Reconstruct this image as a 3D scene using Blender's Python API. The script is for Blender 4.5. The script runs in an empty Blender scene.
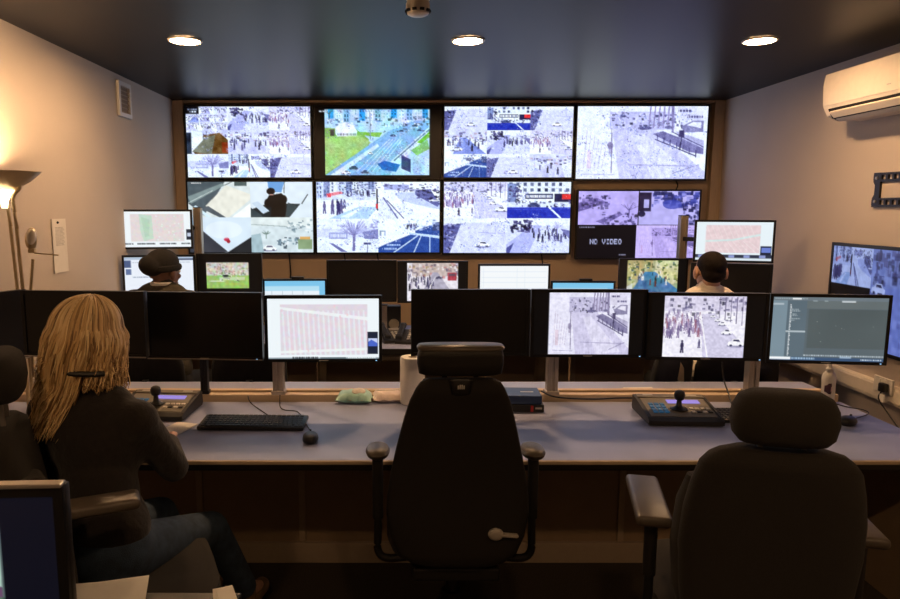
import bpy, bmesh, math, random
import numpy as np
from mathutils import Vector, Matrix

# ------------------------------------------------------------------ camera, world, exposure
SC = bpy.context.scene
F, CX, CY, EYE = 682.0, 398.0, 299.5, 1.67
PITCH = math.atan(92.5 / F)
cam_d = bpy.data.cameras.new('camera'); cam = bpy.data.objects.new('camera', cam_d)
SC.collection.objects.link(cam)
cam.location = (0, 0, EYE); cam.rotation_euler = (math.pi / 2 - PITCH, 0, 0)
cam_d.sensor_width = 36; cam_d.lens = 36 * F / 900; cam_d.shift_x = (450 - CX) / 900
cam_d.clip_start = 0.02
SC.camera = cam
w = bpy.data.worlds.new('world'); SC.world = w; w.use_nodes = True
w.node_tree.nodes['Background'].inputs[0].default_value = (0.02, 0.017, 0.015, 1)
w.node_tree.nodes['Background'].inputs[1].default_value = 0.5
SC.view_settings.view_transform = 'Standard'; SC.view_settings.look = 'None'
SC.view_settings.gamma = 1.0; SC.view_settings.use_curve_mapping = False
SC.view_settings.exposure = 0.0
LAMP_L = 330.0            # radiance of the ceiling downlights
LAMP_COL = (1.0, 0.60, 0.30)
SCREEN = 1.08            # radiance of a white pixel on the screens

# ------------------------------------------------------------------ pixel helpers
sP, cP = math.sin(PITCH), math.cos(PITCH)
def ray(px, py):
    u = (px - CX) / F; v = (CY - py) / F
    return Vector((u, cP + v * sP, -sP + v * cP))
def PY(px, py, Y): d = ray(px, py); return Vector((0, 0, EYE)) + d * (Y / d.y)
def PZ(px, py, Z): d = ray(px, py); return Vector((0, 0, EYE)) + d * ((Z - EYE) / d.z)
def PX(px, py, X): d = ray(px, py); return Vector((0, 0, EYE)) + d * (X / d.x)
def proj(p):
    x, y, z = p[0], p[1], p[2] - EYE
    dep = y * cP - z * sP; up = y * sP + z * cP
    return CX + F * x / dep, CY - F * up / dep

# ------------------------------------------------------------------ materials
MATS = {}
def s2l(c): c = np.asarray(c, float); return np.where(c <= .04045, c / 12.92, ((c + .055) / 1.055) ** 2.4)
def mat(name, col, rough=.6, metal=0., noise=0., nscale=30., bump=0., bscale=200., emis=None, estr=0., coat=0., stretch=(1, 1, 1), spec=.5, sheen=0.):
    """principled material with procedural noise in the colour and the relief"""
    m = bpy.data.materials.new(name); m.use_nodes = True
    nt = m.node_tree; b = nt.nodes['Principled BSDF']
    b.inputs['Base Color'].default_value = (*col, 1); b.inputs['Roughness'].default_value = rough
    b.inputs['Metallic'].default_value = metal; b.inputs['Coat Weight'].default_value = coat
    b.inputs['Specular IOR Level'].default_value = spec
    if sheen: b.inputs['Sheen Weight'].default_value = sheen
    tc = nt.nodes.new('ShaderNodeTexCoord'); mp = nt.nodes.new('ShaderNodeMapping')
    mp.inputs['Scale'].default_value = stretch
    nt.links.new(tc.outputs['Object'], mp.inputs['Vector'])
    if noise:
        n = nt.nodes.new('ShaderNodeTexNoise'); n.inputs['Scale'].default_value = nscale; n.inputs['Detail'].default_value = 6
        nt.links.new(mp.outputs[0], n.inputs['Vector'])
        r = nt.nodes.new('ShaderNodeMapRange'); r.inputs['From Min'].default_value = .25; r.inputs['From Max'].default_value = .75
        r.inputs['To Min'].default_value = 1 - noise; r.inputs['To Max'].default_value = 1 + noise
        nt.links.new(n.outputs['Fac'], r.inputs['Value'])
        mx = nt.nodes.new('ShaderNodeVectorMath'); mx.operation = 'SCALE'; mx.inputs[0].default_value = col
        nt.links.new(r.outputs[0], mx.inputs['Scale']); nt.links.new(mx.outputs[0], b.inputs['Base Color'])
    if bump:
        n2 = nt.nodes.new('ShaderNodeTexNoise'); n2.inputs['Scale'].default_value = bscale; n2.inputs['Detail'].default_value = 4
        nt.links.new(mp.outputs[0], n2.inputs['Vector'])
        bp = nt.nodes.new('ShaderNodeBump'); bp.inputs['Strength'].default_value = bump; bp.inputs['Distance'].default_value = .01
        nt.links.new(n2.outputs['Fac'], bp.inputs['Height']); nt.links.new(bp.outputs[0], b.inputs['Normal'])
    if emis:
        b.inputs['Emission Color'].default_value = (*emis, 1); b.inputs['Emission Strength'].default_value = estr
    MATS[name] = m; return m
def attr_mat(name, emit, rough=.35):
    m = bpy.data.materials.new(name); m.use_nodes = True; nt = m.node_tree; b = nt.nodes['Principled BSDF']
    a = nt.nodes.new('ShaderNodeAttribute'); a.attribute_name = 'picture'
    b.inputs['Roughness'].default_value = rough
    if emit:
        b.inputs['Base Color'].default_value = (.006, .006, .007, 1)
        nt.links.new(a.outputs['Color'], b.inputs['Emission Color']); b.inputs['Emission Strength'].default_value = emit
    else: nt.links.new(a.outputs['Color'], b.inputs['Base Color'])
    MATS[name] = m; return m

mat('wall_paint', (.57, .495, .43), .85, noise=.03, nscale=3, bump=.05, bscale=120)
mat('back_board', (.44, .33, .23), .75, noise=.06, nscale=4, stretch=(1, 1, .3))
mat('wood_trim', (.50, .37, .245), .6, noise=.1, nscale=14, stretch=(6, 6, .6))
mat('ceiling', (.005, .005, .007), .38, spec=.2, noise=.08, nscale=2, bump=.03, bscale=8, stretch=(1, .15, 1))
mat('carpet', (.055, .042, .032), .98, noise=.45, nscale=160, bump=.6, bscale=350)
mat('skirting', (.40, .32, .24), .6, noise=.04)
mat('laminate', (.34, .375, .57), .42, noise=.07, nscale=9, bump=.01)
mat('edging', (.52, .40, .27), .55, noise=.06, nscale=20)
mat('rail_wood', (.66, .50, .33), .5, noise=.05, nscale=20, stretch=(.3, 4, 4))
mat('panel_brown', (.30, .215, .14), .7, noise=.08, nscale=10)
mat('panel_strip', (.38, .29, .2), .55, noise=.05)
mat('black_plastic', (.011, .010, .010), .42, noise=.1, nscale=60, bump=.05, bscale=900)
mat('bezel', (.008, .008, .009), .35, noise=.05, nscale=60)
mat('gloss_black', (.006, .006, .007), .22, noise=.05)
mat('screen_off', (.008, .0075, .008), .3, noise=.03)
mat('alu', (.55, .48, .40), .38, metal=.85, noise=.05, nscale=40, stretch=(1, 1, .05))
mat('silver', (.5, .46, .42), .35, metal=.8, noise=.05)
mat('chair_shell', (.012, .0098, .0085), .55, noise=.1, nscale=60, bump=.1, bscale=700)
mat('chair_fabric', (.017, .0135, .011), .95, noise=.25, nscale=260, bump=.35, bscale=800, sheen=.06)
mat('arm_pad', (.085, .068, .052), .36, noise=.08, nscale=30, bump=.08, bscale=500)
mat('grey_lever', (.36, .33, .30), .45, noise=.05)
mat('white_plastic', (.72, .69, .64), .4, noise=.03)
mat('cream_plastic', (.82, .74, .63), .35, noise=.03)
mat('dark_slot', (.01, .01, .01), .8, noise=.05)
mat('paper', (.80, .77, .72), .85, noise=.03, nscale=20)
mat('pink_pack', (.80, .68, .64), .5, noise=.12, nscale=25, bump=.4, bscale=40)
mat('mint_pack', (.38, .66, .60), .35, noise=.15, nscale=18, bump=.5, bscale=30)
mat('pack_print', (.75, .7, .62), .5, noise=.2, nscale=60)
mat('blue_card', (.02, .045, .13), .4, noise=.08)
mat('red_card', (.5, .03, .03), .5, noise=.05)
mat('brass', (.60, .46, .27), .36, metal=.4, noise=.06, nscale=40)
mat('lamp_glass', (.85, .78, .6), .3, noise=.02, emis=(1, .78, .5), estr=5)
mat('skin_light', (.62, .37, .27), .55, noise=.06, nscale=40)
mat('skin_mid', (.50, .28, .19), .55, noise=.06, nscale=40)
mat('skin_dark', (.21, .105, .065), .5, noise=.06, nscale=40)
mat('eye', (.7, .68, .65), .2, noise=.02)
mat('lip', (.4, .16, .13), .5, noise=.05)
mat('jacket', (.0135, .0095, .0085), .92, noise=.25, nscale=60, bump=.5, bscale=35, sheen=.15)
mat('jeans', (.032, .055, .095), .9, noise=.4, nscale=28, bump=.3, bscale=300)
mat('olive', (.045, .038, .024), .9, noise=.2, nscale=50, bump=.3, bscale=60)
mat('beanie', (.008, .0065, .006), .95, noise=.3, nscale=200, bump=.6, bscale=260, stretch=(1, 1, .4))
mat('shirt', (.84, .76, .66), .85, noise=.05, nscale=30, bump=.2, bscale=60)
mat('trouser', (.02, .02, .022), .9, noise=.2)
mat('shoe', (.20, .13, .075), .6, noise=.15)
mat('hair_brown', (.012, .007, .005), .8, spec=.2, noise=.4, nscale=120, bump=.4, bscale=300)
mat('hair_blond', (.36, .21, .085), .5, noise=.55, nscale=26, stretch=(1.6, 1.6, .25))
def locks_mat():
    m = mat('hair_locks', (.4, .25, .1), .42, noise=.3, nscale=40, spec=.4); nt = m.node_tree; b = nt.nodes['Principled BSDF']
    g = nt.nodes.new('ShaderNodeNewGeometry'); cr = nt.nodes.new('ShaderNodeValToRGB'); e = cr.color_ramp.elements
    e[0].color = (.15, .07, .025, 1); e[1].color = (1, .80, .46, 1); e.new(.45).color = (.72, .47, .21, 1)
    old = b.inputs['Base Color'].links[0].from_socket; mx = nt.nodes.new('ShaderNodeMix'); mx.data_type = 'RGBA'; mx.inputs['Factor'].default_value = .9
    nt.links.new(g.outputs['Random Per Island'], cr.inputs[0]); nt.links.new(old, mx.inputs['A']); nt.links.new(cr.outputs[0], mx.inputs['B']); nt.links.new(mx.outputs['Result'], b.inputs['Base Color'])
locks_mat()
mat('key', (.02, .019, .019), .5, noise=.05)
mat('ctl_body', (.02, .018, .016), .5, noise=.1, nscale=80)
mat('ctl_face', (.19, .165, .125), .5, noise=.06)
mat('lcd', (.1, .09, .2), .3, noise=.03, emis=(.33, .27, .85), estr=.75)
mat('blue_key', (.02, .11, .22), .4, noise=.05, emis=(.02, .14, .3), estr=.25)
mat('label_purple', (.05, .012, .03), .5, noise=.1)
mat('label_print', (.6, .4, .45), .5, noise=.1)
mat('logo', (.55, .53, .5), .5, noise=.03)
mat('coat_cream', (.68, .55, .38), .8, noise=.1)
mat('led', (.1, .3, .6), .4, noise=.02, emis=(.3, .6, 1), estr=1.5)
mat('downlight', (1, .9, .8), .5, noise=.01, emis=LAMP_COL, estr=LAMP_L)
mat('downlight_dimmed', (1, .9, .8), .5, noise=.01, emis=LAMP_COL, estr=LAMP_L * .45)
mat('uplight', (1, .9, .8), .5, noise=.01, emis=(1, .62, .32), estr=900)
mat('metal_mesh', (.4, .33, .25), .4, metal=.7, noise=.05)
attr_mat('screen', SCREEN); attr_mat('screen_desk', SCREEN * .93); attr_mat('print', 0, .8)

# ------------------------------------------------------------------ object helpers
COL = SC.collection
def tag(o, label=None, cat=None, group=None, kind=None):
    if label: o['label'] = label
    if cat: o['category'] = cat
    if group: o['group'] = group
    if kind: o['kind'] = kind
    return o
def thing(name, label, cat, loc=(0, 0, 0), rz=0., group=None):
    o = bpy.data.objects.new(name, None); COL.objects.link(o); o.empty_display_size = .05
    o.location = loc; o.rotation_euler = (0, 0, rz)
    return tag(o, label, cat, group)
def link(name, me, m, parent=None):
    o = bpy.data.objects.new(name, me); COL.objects.link(o)
    if m and not me.materials: me.materials.append(MATS[m])
    o.parent = parent
    return o
def obj(name, bm, m, parent=None, smooth=False, angle=40, loc=None, rot=None):
    bmesh.ops.recalc_face_normals(bm, faces=bm.faces)
    me = bpy.data.meshes.new(name); bm.to_mesh(me); bm.free()
    if smooth:
        me.polygons.foreach_set('use_smooth', [True] * len(me.polygons))
        try: me.set_sharp_from_angle(angle=math.radians(angle))
        except Exception: pass
    o = link(name, me, m, parent)
    if loc is not None: o.location = loc
    if rot is not None: o.rotation_euler = rot
    return o
def copy_tree(o, parent=None):
    c = o.copy(); COL.objects.link(c); c.parent = parent
    for ch in list(o.children): copy_tree(ch, c)
    return c
def B(): return bmesh.new()
def xf(loc=(0, 0, 0), rot=(0, 0, 0)):
    from mathutils import Euler
    return Matrix.Translation(loc) @ Euler(rot).to_matrix().to_4x4()
def box(bm, c, s, bev=0., rot=(0, 0, 0), seg=2):
    t = bmesh.new(); bmesh.ops.create_cube(t, size=1)
    for v in t.verts: v.co = Vector((v.co.x * s[0], v.co.y * s[1], v.co.z * s[2]))
    if bev: bmesh.ops.bevel(t, geom=t.edges[:], offset=bev, segments=seg, affect='EDGES', profile=.5)
    t.transform(xf(c, rot)); merge(bm, t); return bm
def merge(bm, t):
    vs = [bm.verts.new(v.co) for v in t.verts]; t.verts.index_update()
    for f in t.faces:
        try: bm.faces.new([vs[v.index] for v in f.verts])
        except ValueError: pass
    t.free()
def bar(bm, a, b, wx, wy, bev=0.):
    """square bar from a to b"""
    a, b = Vector(a), Vector(b); d = b - a
    q = d.to_track_quat('Z', 'Y').to_matrix().to_4x4()
    t = bmesh.new(); bmesh.ops.create_cube(t, size=1)
    for v in t.verts: v.co = Vector((v.co.x * wx, v.co.y * wy, v.co.z * d.length))
    if bev: bmesh.ops.bevel(t, geom=t.edges[:], offset=bev, segments=2, affect='EDGES')
    t.transform(Matrix.Translation((a + b) / 2) @ q); merge(bm, t); return bm
def rings(bm, rs, cap=True, closed=True):
    prev = None; first = None
    for r in rs:
        vs = [bm.verts.new(p) for p in r]
        if prev:
            n = len(vs)
            for i in range(n if closed else n - 1):
                bm.faces.new((prev[i], prev[(i + 1) % n], vs[(i + 1) % n], vs[i]))
        else: first = vs
        prev = vs
    if cap: bm.faces.new(first[::-1]); bm.faces.new(prev)
    return bm
def lathe(bm, prof, c=(0, 0, 0), n=24, cap=True):
    c = Vector(c)
    return rings(bm, [[c + Vector((max(r, 1e-4) * math.cos(2 * math.pi * i / n), max(r, 1e-4) * math.sin(2 * math.pi * i / n), z)) for i in range(n)] for r, z in prof], cap)
def smooth_path(pts, sub=4):
    P = [Vector(p) for p in pts]; out = []
    for i in range(len(P) - 1):
        p0, p1, p2, p3 = P[max(i - 1, 0)], P[i], P[i + 1], P[min(i + 2, len(P) - 1)]
        for k in range(sub):
            t = k / sub
            out.append(.5 * ((2 * p1) + (p2 - p0) * t + (2 * p0 - 5 * p1 + 4 * p2 - p3) * t * t + (3 * p1 - p0 - 3 * p2 + p3) * t ** 3))
    return out + [P[-1]]
def tube(bm, pts, r, n=8, sub=4, cap=True, flat=1.):
    path = smooth_path(pts, sub) if sub > 1 else [Vector(p) for p in pts]
    rr = r if callable(r) else (lambda t: r)
    rs = []; up = Vector((0, 0, 1)); L = len(path)
    for i, p in enumerate(path):
        d = (path[min(i + 1, L - 1)] - path[max(i - 1, 0)]).normalized()
        s = d.cross(up)
        if s.length < .05: s = d.cross(Vector((0, 1, 0)))
        s.normalize(); u = s.cross(d).normalized(); q = rr(i / (L - 1))
        rs.append([p + s * (math.cos(2 * math.pi * k / n) * q) + u * (math.sin(2 * math.pi * k / n) * q * flat) for k in range(n)])
    return rings(bm, rs, cap)
def superring(cx, cy, z, hx, hy, n=28, e=3.):
    o = []
    for i in range(n):
        a = 2 * math.pi * i / n; c, s = math.cos(a), math.sin(a)
        o.append(Vector((cx + hx * math.copysign(abs(c) ** (2 / e), c), cy + hy * math.copysign(abs(s) ** (2 / e), s), z)))
    return o
def prism(bm, pts, lo, hi, axis='y'):
    """outline of (a, b) pairs, extruded along an axis"""
    f = {'y': lambda a, b, t: (a, t, b), 'x': lambda a, b, t: (t, a, b), 'z': lambda a, b, t: (a, b, t)}[axis]
    return rings(bm, [[Vector(f(a, b, lo)) for a, b in pts], [Vector(f(a, b, hi)) for a, b in pts]])
def ellipsoid(bm, c, r, rot=(0, 0, 0), n=20):
    t = bmesh.new(); bmesh.ops.create_uvsphere(t, u_segments=n, v_segments=n // 2 + 2, radius=1)
    for v in t.verts: v.co = Vector((v.co.x * r[0], v.co.y * r[1], v.co.z * r[2]))
    t.transform(xf(c, rot)); merge(bm, t); return bm

# ------------------------------------------------------------------ picture painter for screens and print
def C(h): return np.array([int(h[i:i + 2], 16) / 255 for i in (0, 2, 4)])
class Pic:
    def __init__(s, wd, ht, a=None):
        s.W, s.H = wd, ht
        s.a = np.ones((ht, wd, 3)) if a is None else a
    def sub(s, x0, y0, x1, y1):
        i0, i1, j0, j1 = int(x0 * s.W), int(x1 * s.W), int(y0 * s.H), int(y1 * s.H)
        return Pic(i1 - i0, j1 - j0, s.a[j0:j1, i0:i1])
    def fill(s, c): s.a[:] = C(c)
    def rect(s, x0, y0, x1, y1, c, al=1.):
        i0, i1, j0, j1 = [int(round(v)) for v in (x0 * s.W, x1 * s.W, y0 * s.H, y1 * s.H)]
        i0, j0 = max(i0, 0), max(j0, 0); i1 = max(i1, i0 + 1); j1 = max(j1, j0 + 1)
        s.a[j0:j1, i0:i1] = s.a[j0:j1, i0:i1] * (1 - al) + C(c) * al
    def poly(s, pts, c, al=1.):
        X = np.array([p[0] * s.W for p in pts]); Y = np.array([p[1] * s.H for p in pts])
        i0, i1 = max(int(X.min()), 0), min(int(X.max()) + 2, s.W); j0, j1 = max(int(Y.min()), 0), min(int(Y.max()) + 2, s.H)
        if i1 <= i0 or j1 <= j0: return
        gx, gy = np.meshgrid(np.arange(i0, i1) + .5, np.arange(j0, j1) + .5); m = np.zeros(gx.shape, bool); n = len(X)
        for k in range(n):
            x1, y1, x2, y2 = X[k], Y[k], X[(k + 1) % n], Y[(k + 1) % n]
            if y1 == y2: continue
            m ^= ((y1 > gy) != (y2 > gy)) & (gx < (x2 - x1) * (gy - y1) / (y2 - y1) + x1)
        v = s.a[j0:j1, i0:i1]; v[m] = v[m] * (1 - al) + C(c) * al
    def line(s, x0, y0, x1, y1, wd, c, al=1.):
        dx, dy = (x1 - x0) * s.W, (y1 - y0) * s.H; L = math.hypot(dx, dy) + 1e-9
        nx, ny = -dy / L * wd * .5 * s.H / s.W, dx / L * wd * .5
        s.poly([(x0 + nx, y0 + ny), (x1 + nx, y1 + ny), (x1 - nx, y1 - ny), (x0 - nx, y0 - ny)], c, al)
    def ell(s, x, y, rx, ry, c, al=1.):
        s.poly([(x + rx * math.cos(t * math.pi / 8), y + ry * math.sin(t * math.pi / 8)) for t in range(16)], c, al)
    def noise(s, rng, amp, n, m=None, box=(0, 0, 1, 1), mono=True):
        v = s.sub(*box); m = m or max(2, int(n * v.H / max(v.W, 1)))
        g = rng.random((m + 2, n + 2, 1 if mono else 3)) - .5
        yy = np.linspace(0, m, v.H); xx = np.linspace(0, n, v.W)
        yi, xi = yy.astype(int), xx.astype(int); fy, fx = (yy - yi)[:, None, None], (xx - xi)[None, :, None]
        q = (g[yi][:, xi] * (1 - fx) + g[yi][:, xi + 1] * fx) * (1 - fy) + (g[yi + 1][:, xi] * (1 - fx) + g[yi + 1][:, xi + 1] * fx) * fy
        v.a += q * 2 * amp
    def tint(s, mul): s.a *= np.array(mul)
FONT = {'N': '1000111001101011001110001', 'O': '0111010001100011000101110', 'V': '1000110001100010101000100', 'I': '0111000100001000010001110',
        'D': '1111010001100011000111110', 'E': '1111110000111101000011111'}
def text(p, s, x, y, cw, ch, c):
    for ch_ in s:
        if ch_ in FONT:
            for k, b in enumerate(FONT[ch_]):
                if b == '1': p.rect(x + (k % 5) * cw / 6, y + (k // 5) * ch / 5, x + (k % 5 + 1.25) * cw / 6, y + (k // 5 + 1) * ch / 5, c)
        x += cw
def dashes(p, rng, x0, y, x1, h, c):
    x = x0
    while x < x1:
        wd = rng.uniform(.006, .02); p.rect(x, y, min(x + wd, x1), y + h, c); x += wd + .006

def person_(p, x, y, h, c):
    k = h * p.H / p.W
    p.ell(x, y - h * .62, k * .14, h * .28, c); p.ell(x, y - h * .96, k * .09, h * .09, c)
    p.line(x - k * .05, y - h * .4, x - k * .1, y, h * .12, c); p.line(x + k * .05, y - h * .4, x + k * .1, y, h * .12, c)
def car_(p, x, y, s, c='f4f4ff', d='3a3a5a'):
    p.ell(x, y + s * .12, s * .62, s * .2, '8a88a8', .7)
    p.poly([(x - s * .55, y), (x - s * .5, y - s * .22), (x - s * .3, y - s * .3), (x - s * .2, y - s * .5), (x + s * .25, y - s * .5), (x + s * .38, y - s * .26), (x + s * .55, y - s * .16), (x + s * .52, y + s * .12), (x - s * .5, y + s * .12)], c)
    p.poly([(x - s * .2, y - s * .28), (x - s * .13, y - s * .45), (x + s * .2, y - s * .45), (x + s * .3, y - s * .25)], d)
    p.ell(x - s * .32, y + s * .1, s * .1, s * .1, d); p.ell(x + s * .32, y + s * .1, s * .1, s * .1, d)
def crowd(p, rng, n, b, h, cols):
    ys = np.sort(rng.uniform(b[1], b[3], n))
    for y in ys:
        person_(p, rng.uniform(b[0], b[2]), y, h * (.5 + .8 * (y - b[1]) / max(b[3] - b[1], .01)), cols[rng.integers(len(cols))])
def windows(p, rng, b, nx, ny, wall, glass):
    p.rect(*b, wall); dx, dy = (b[2] - b[0]) / nx, (b[3] - b[1]) / ny
    for i in range(nx):
        for j in range(ny):
            if rng.random() < .85: p.rect(b[0] + dx * (i + .25), b[1] + dy * (j + .2), b[0] + dx * (i + .7), b[1] + dy * (j + .8), glass, rng.uniform(.5, 1))
def tree_(p, rng, x, y, h, c, n=14):
    p.line(x, y, x + rng.uniform(-.01, .01), y - h * .55, h * .06, c)
    for k in range(n):
        a = rng.uniform(-1.2, 1.2); l = rng.uniform(.3, .6) * h
        p.line(x, y - h * .45, x + math.sin(a) * l * .6, y - h * .45 - math.cos(a) * l, h * .018, c, .8)
def specks(p, rng, n, b, sz, cols, al=.8):
    for k in range(n):
        x, y = rng.uniform(b[0], b[2]), rng.uniform(b[1], b[3]); a, c = rng.uniform(.3, 1, 2) * sz
        p.rect(x, y, x + a, y + c * 1.3, cols[rng.integers(len(cols))], al)
DK = ['2a2a48', '44406a', '5a5680', '20202e', '6a6488']

def v_sign(p, rng, k=1.):          # the pale street with the road sign
    p.fill('e9e8fb'); p.poly([(.27, .3), (.6, .32), (1, .9), (1, 1), (.34, 1)], 'cfcbe8'); p.poly([(.42, .4), (.52, .38), (.9, .95), (.6, 1)], 'dedbf2')
    p.rect(.25, .08, .75, .32, 'c3bfdf'); specks(p, rng, 110, (.25, .08, .8, .3), .03, DK + ['d8d4f0'] * 4, .7)
    for k_ in range(6): p.line(.56 + .035 * k_, .0, .55 + .036 * k_, .3, .02, '9a90b4')
    p.line(.725, 0, .735, .36, .03, '8c84a8'); p.rect(.76, .02, .96, .2, 'dcd9ee'); dashes(p, rng, .77, .05, .87, .03, '4a4670'); dashes(p, rng, .84, .13, .96, .03, '6a6690')
    p.poly([(.8, .28), (.88, .2), (.97, .2), (.97, .35), (.82, .36)], '8e8aac'); p.poly([(.84, .26), (.89, .215), (.95, .22), (.95, .3)], 'e4e2f4')
    p.poly([(.58, .38), (.66, .34), (.98, .56), (.98, .66), (.86, .62)], '837ea4'); p.poly([(.76, .34), (.98, .47), (.98, .58), (.78, .42)], 'b9b5d2')
    for k_ in range(7): p.line(.62 + .05 * k_, .39 + .035 * k_, .62 + .05 * k_, .46 + .04 * k_, .012, '4c4870')
    p.line(.6, .45, .92, .68, .015, '575379'); p.line(.73, .35, .98, .56, .012, '5a5680')
    p.rect(.785, .33, .825, .42, '4a4466'); p.line(.805, .42, .795, .6, .016, '3c3858')
    p.ell(.52, .3, .055, .025, '6e6a92'); p.ell(.7, .29, .03, .02, '7a769a')
    p.rect(.243, .5, .275, .58, 'a39cba'); p.rect(.25, .57, .28, .65, 'b4adc6'); p.ell(.262, .54, .022, .05, '8f87a6'); p.line(.268, .3, .276, .92, .012, '7d7698')
    for k_ in range(6): p.line(.08 + .03 * k_, .3 + .05 * k_, .06 + .028 * k_, .85, .008, 'c9c0d6')
    p.line(.1, .6, .1, .85, .05, 'dccbdc'); p.line(.05, .93, .3, .94, .008, 'a9a5c6'); p.line(.4, .8, .95, .82, .012, 'a8a3c6'); p.line(.75, .92, .95, .8, .012, '9a95ba')
    p.noise(rng, .05, 40); p.noise(rng, .035, 110); p.noise(rng, .05, 60, 8, (.36, .3, 1, 1))
def v_junction(p, rng):
    p.fill('0a0708'); q = p.sub(.085, .045, .915, .965); q.fill('b8d4e4')
    q.poly([(0, .28), (.3, .3), (.42, .45), (.42, .55), (0, 1)], '8cae68'); q.poly([(0, .42), (.3, .38), (.44, .5), (.36, .62), (0, .98), (0, .9)], 'a6c080')
    q.poly([(.3, .34), (.55, .35), (.52, .42), (.34, .39)], '86b058')
    q.poly([(0, 1), (.46, .5), (.6, .34), (.9, .14), (1, .1), (1, .3), (.62, 1)], '8fb4d2'); q.poly([(.05, 1), (.5, .52), (.52, .56), (.14, 1)], 'd3e2ec')
    q.poly([(.62, .8), (1, .26), (1, .34), (.7, .86)], 'd5e4ec'); q.line(.66, .78, 1, .3, .02, '5b7d94')
    q.poly([(.88, .5), (1, .33), (1, .42), (.92, .52)], '78b046'); q.poly([(.82, .62), (.98, .46), (1, .6), (.88, .7)], '8cb878')
    q.rect(0, 0, 1, .17, 'bcd0e0')
    for k in range(13): windows(q, rng, (.03 + .075 * k, 0, .085 + .075 * k, rng.uniform(.12, .2)), 2, 3, ['4a9fd0', 'dfe9ee', '8fb6cc', 'c7d8e2'][k % 4], ['2a4a66', '7fa8c0'][k % 2])
    specks(q, rng, 70, (0, .1, 1, .24), .03, ['3a4c5c', '5f7484', 'e8f2f6', '94a8b4']); specks(q, rng, 40, (.5, .2, 1, .34), .025, ['34465a', 'f0f4f8', '6b8090'])
    q.poly([(.1, .37), (.1, .28), (.14, .22), (.2, .19), (.27, .24), (.31, .33), (.3, .4), (.12, .41)], 'e9f2f2'); q.rect(.05, .3, .09, .4, '55524a'); dashes(q, rng, .12, .36, .3, .035, '8a9494')
    for x, y, s, c in ((.43, .67, .05, 'f4f6f8'), (.27, .9, .08, '46586a'), (.38, .96, .07, '5b6c80'), (.2, .97, .08, 'f2f4f6'), (.65, .4, .05, '3b5270'), (.86, .25, .05, '41576c'), (.9, .32, .04, '30507a'), (.73, .33, .04, '33485c')): car_(q, x, y, s, c)
    for k in range(5): q.line(.3 + .05 * k, .95, .62 + .03 * k, .45, .008, 'd6e4ee')
    q.poly([(.5, .83), (.57, .78), (.72, .84), (.68, .95), (.55, .92)], '2a6fa8'); q.poly([(.73, .69), (.82, .76), (.82, .96), (.73, .9)], '3f4f74'); q.poly([(.84, .74), (.92, .8), (.93, 1), (.84, .97)], 'a8c4d6'); q.poly([(.95, .72), (1, .75), (1, 1), (.95, 1)], 'cfdde6')
    q.line(.72, .35, .72, .6, .008, 'e8f0f4'); q.line(.43, .02, .435, .45, .012, '8197a6'); tree_(q, rng, .04, .16, .2, '5a6660')
    dashes(p, rng, .04, .06, .09, .02, 'd8d8d8'); q.noise(rng, .05, 60); q.noise(rng, .05, 18, mono=False)
def v_crowd(p, rng):
    p.fill('f2f0fc'); p.rect(0, 0, 1, .25, 'd9d4ea'); specks(p, rng, 90, (0, .02, 1, .28), .05, DK + ['c8c2de'] * 4, .6); p.poly([(.45, .3), (.62, .28), (1, .8), (1, 1), (.5, 1)], 'd3cfe8')
    specks(p, rng, 160, (0, .25, .5, .6), .018, ['8a7ca4', 'a896b8', 'c4b6d0', '6c608c'], .7); crowd(p, rng, 75, (.0, .3, .48, .72), .12, ['8a7ca4', 'a594b8', '6c608c', '9a6a80', 'b8a8c8'])
    for x, y, s in ((.6, .34, .06), (.66, .4, .07), (.72, .46, .09), (.8, .38, .08), (.78, .6, .12), (.9, .78, .18)): car_(p, x, y, s, ['f8f8ff', '8a86a8'][int(x * 100) % 2])
    for k in range(5): p.line(.68 + .07 * k, .02, .68 + .07 * k, .36 + .03 * k, .014, '6c6488')
    person_(p, .24, .93, .2, '3a3658'); person_(p, .45, .85, .14, '55507a'); p.line(.45, .3, .56, 1, .02, 'f8f8ff'); p.noise(rng, .07, 50)
def v_blue(p, rng):
    p.fill('f0f2fb'); windows(p, rng, (0, 0, 1, .3), 9, 2, 'e4e6f4', '26304e'); p.rect(0, .05, .14, .55, '8a94b8'); specks(p, rng, 40, (0, .1, .2, .55), .05, DK)
    p.rect(.28, .33, .72, .47, '3c4264'); dashes(p, rng, .3, .36, .7, .08, 'f2f2fa'); p.rect(.74, .33, 1, .55, '30304e'); p.rect(.86, .34, 1, .48, 'd84848'); p.rect(0, .55, 1, .7, 'dfe2f2'); specks(p, rng, 40, (.1, .5, 1, .68), .04, DK)
    car_(p, .42, .66, .18, '4a5074'); p.rect(0, .7, 1, 1, '3341a0'); p.line(.65, .68, .85, 1, .05, 'e8ecfa'); p.line(.0, .76, 1, .74, .01, '5a68ba'); p.noise(rng, .05, 30)
def v_car(p, rng):
    p.fill('e2e2f6'); p.poly([(.0, .2), (.28, .15), (.1, 1), (0, 1)], '6c6e9c'); specks(p, rng, 70, (0, .12, .26, .9), .05, DK + ['b8b6d6'] * 2); p.poly([(.28, .15), (.95, .1), (1, .6), (1, 1), (.1, 1)], 'd9d8f0'); p.rect(.3, 0, 1, .12, 'eeeefa')
    p.line(.82, .0, .83, .42, .012, 'a8a6c8'); p.line(.55, .4, .95, .44, .014, 'a6a4c8'); car_(p, .62, .78, .22, 'fcfcff'); p.noise(rng, .05, 24); p.noise(rng, .03, 60)
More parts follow.
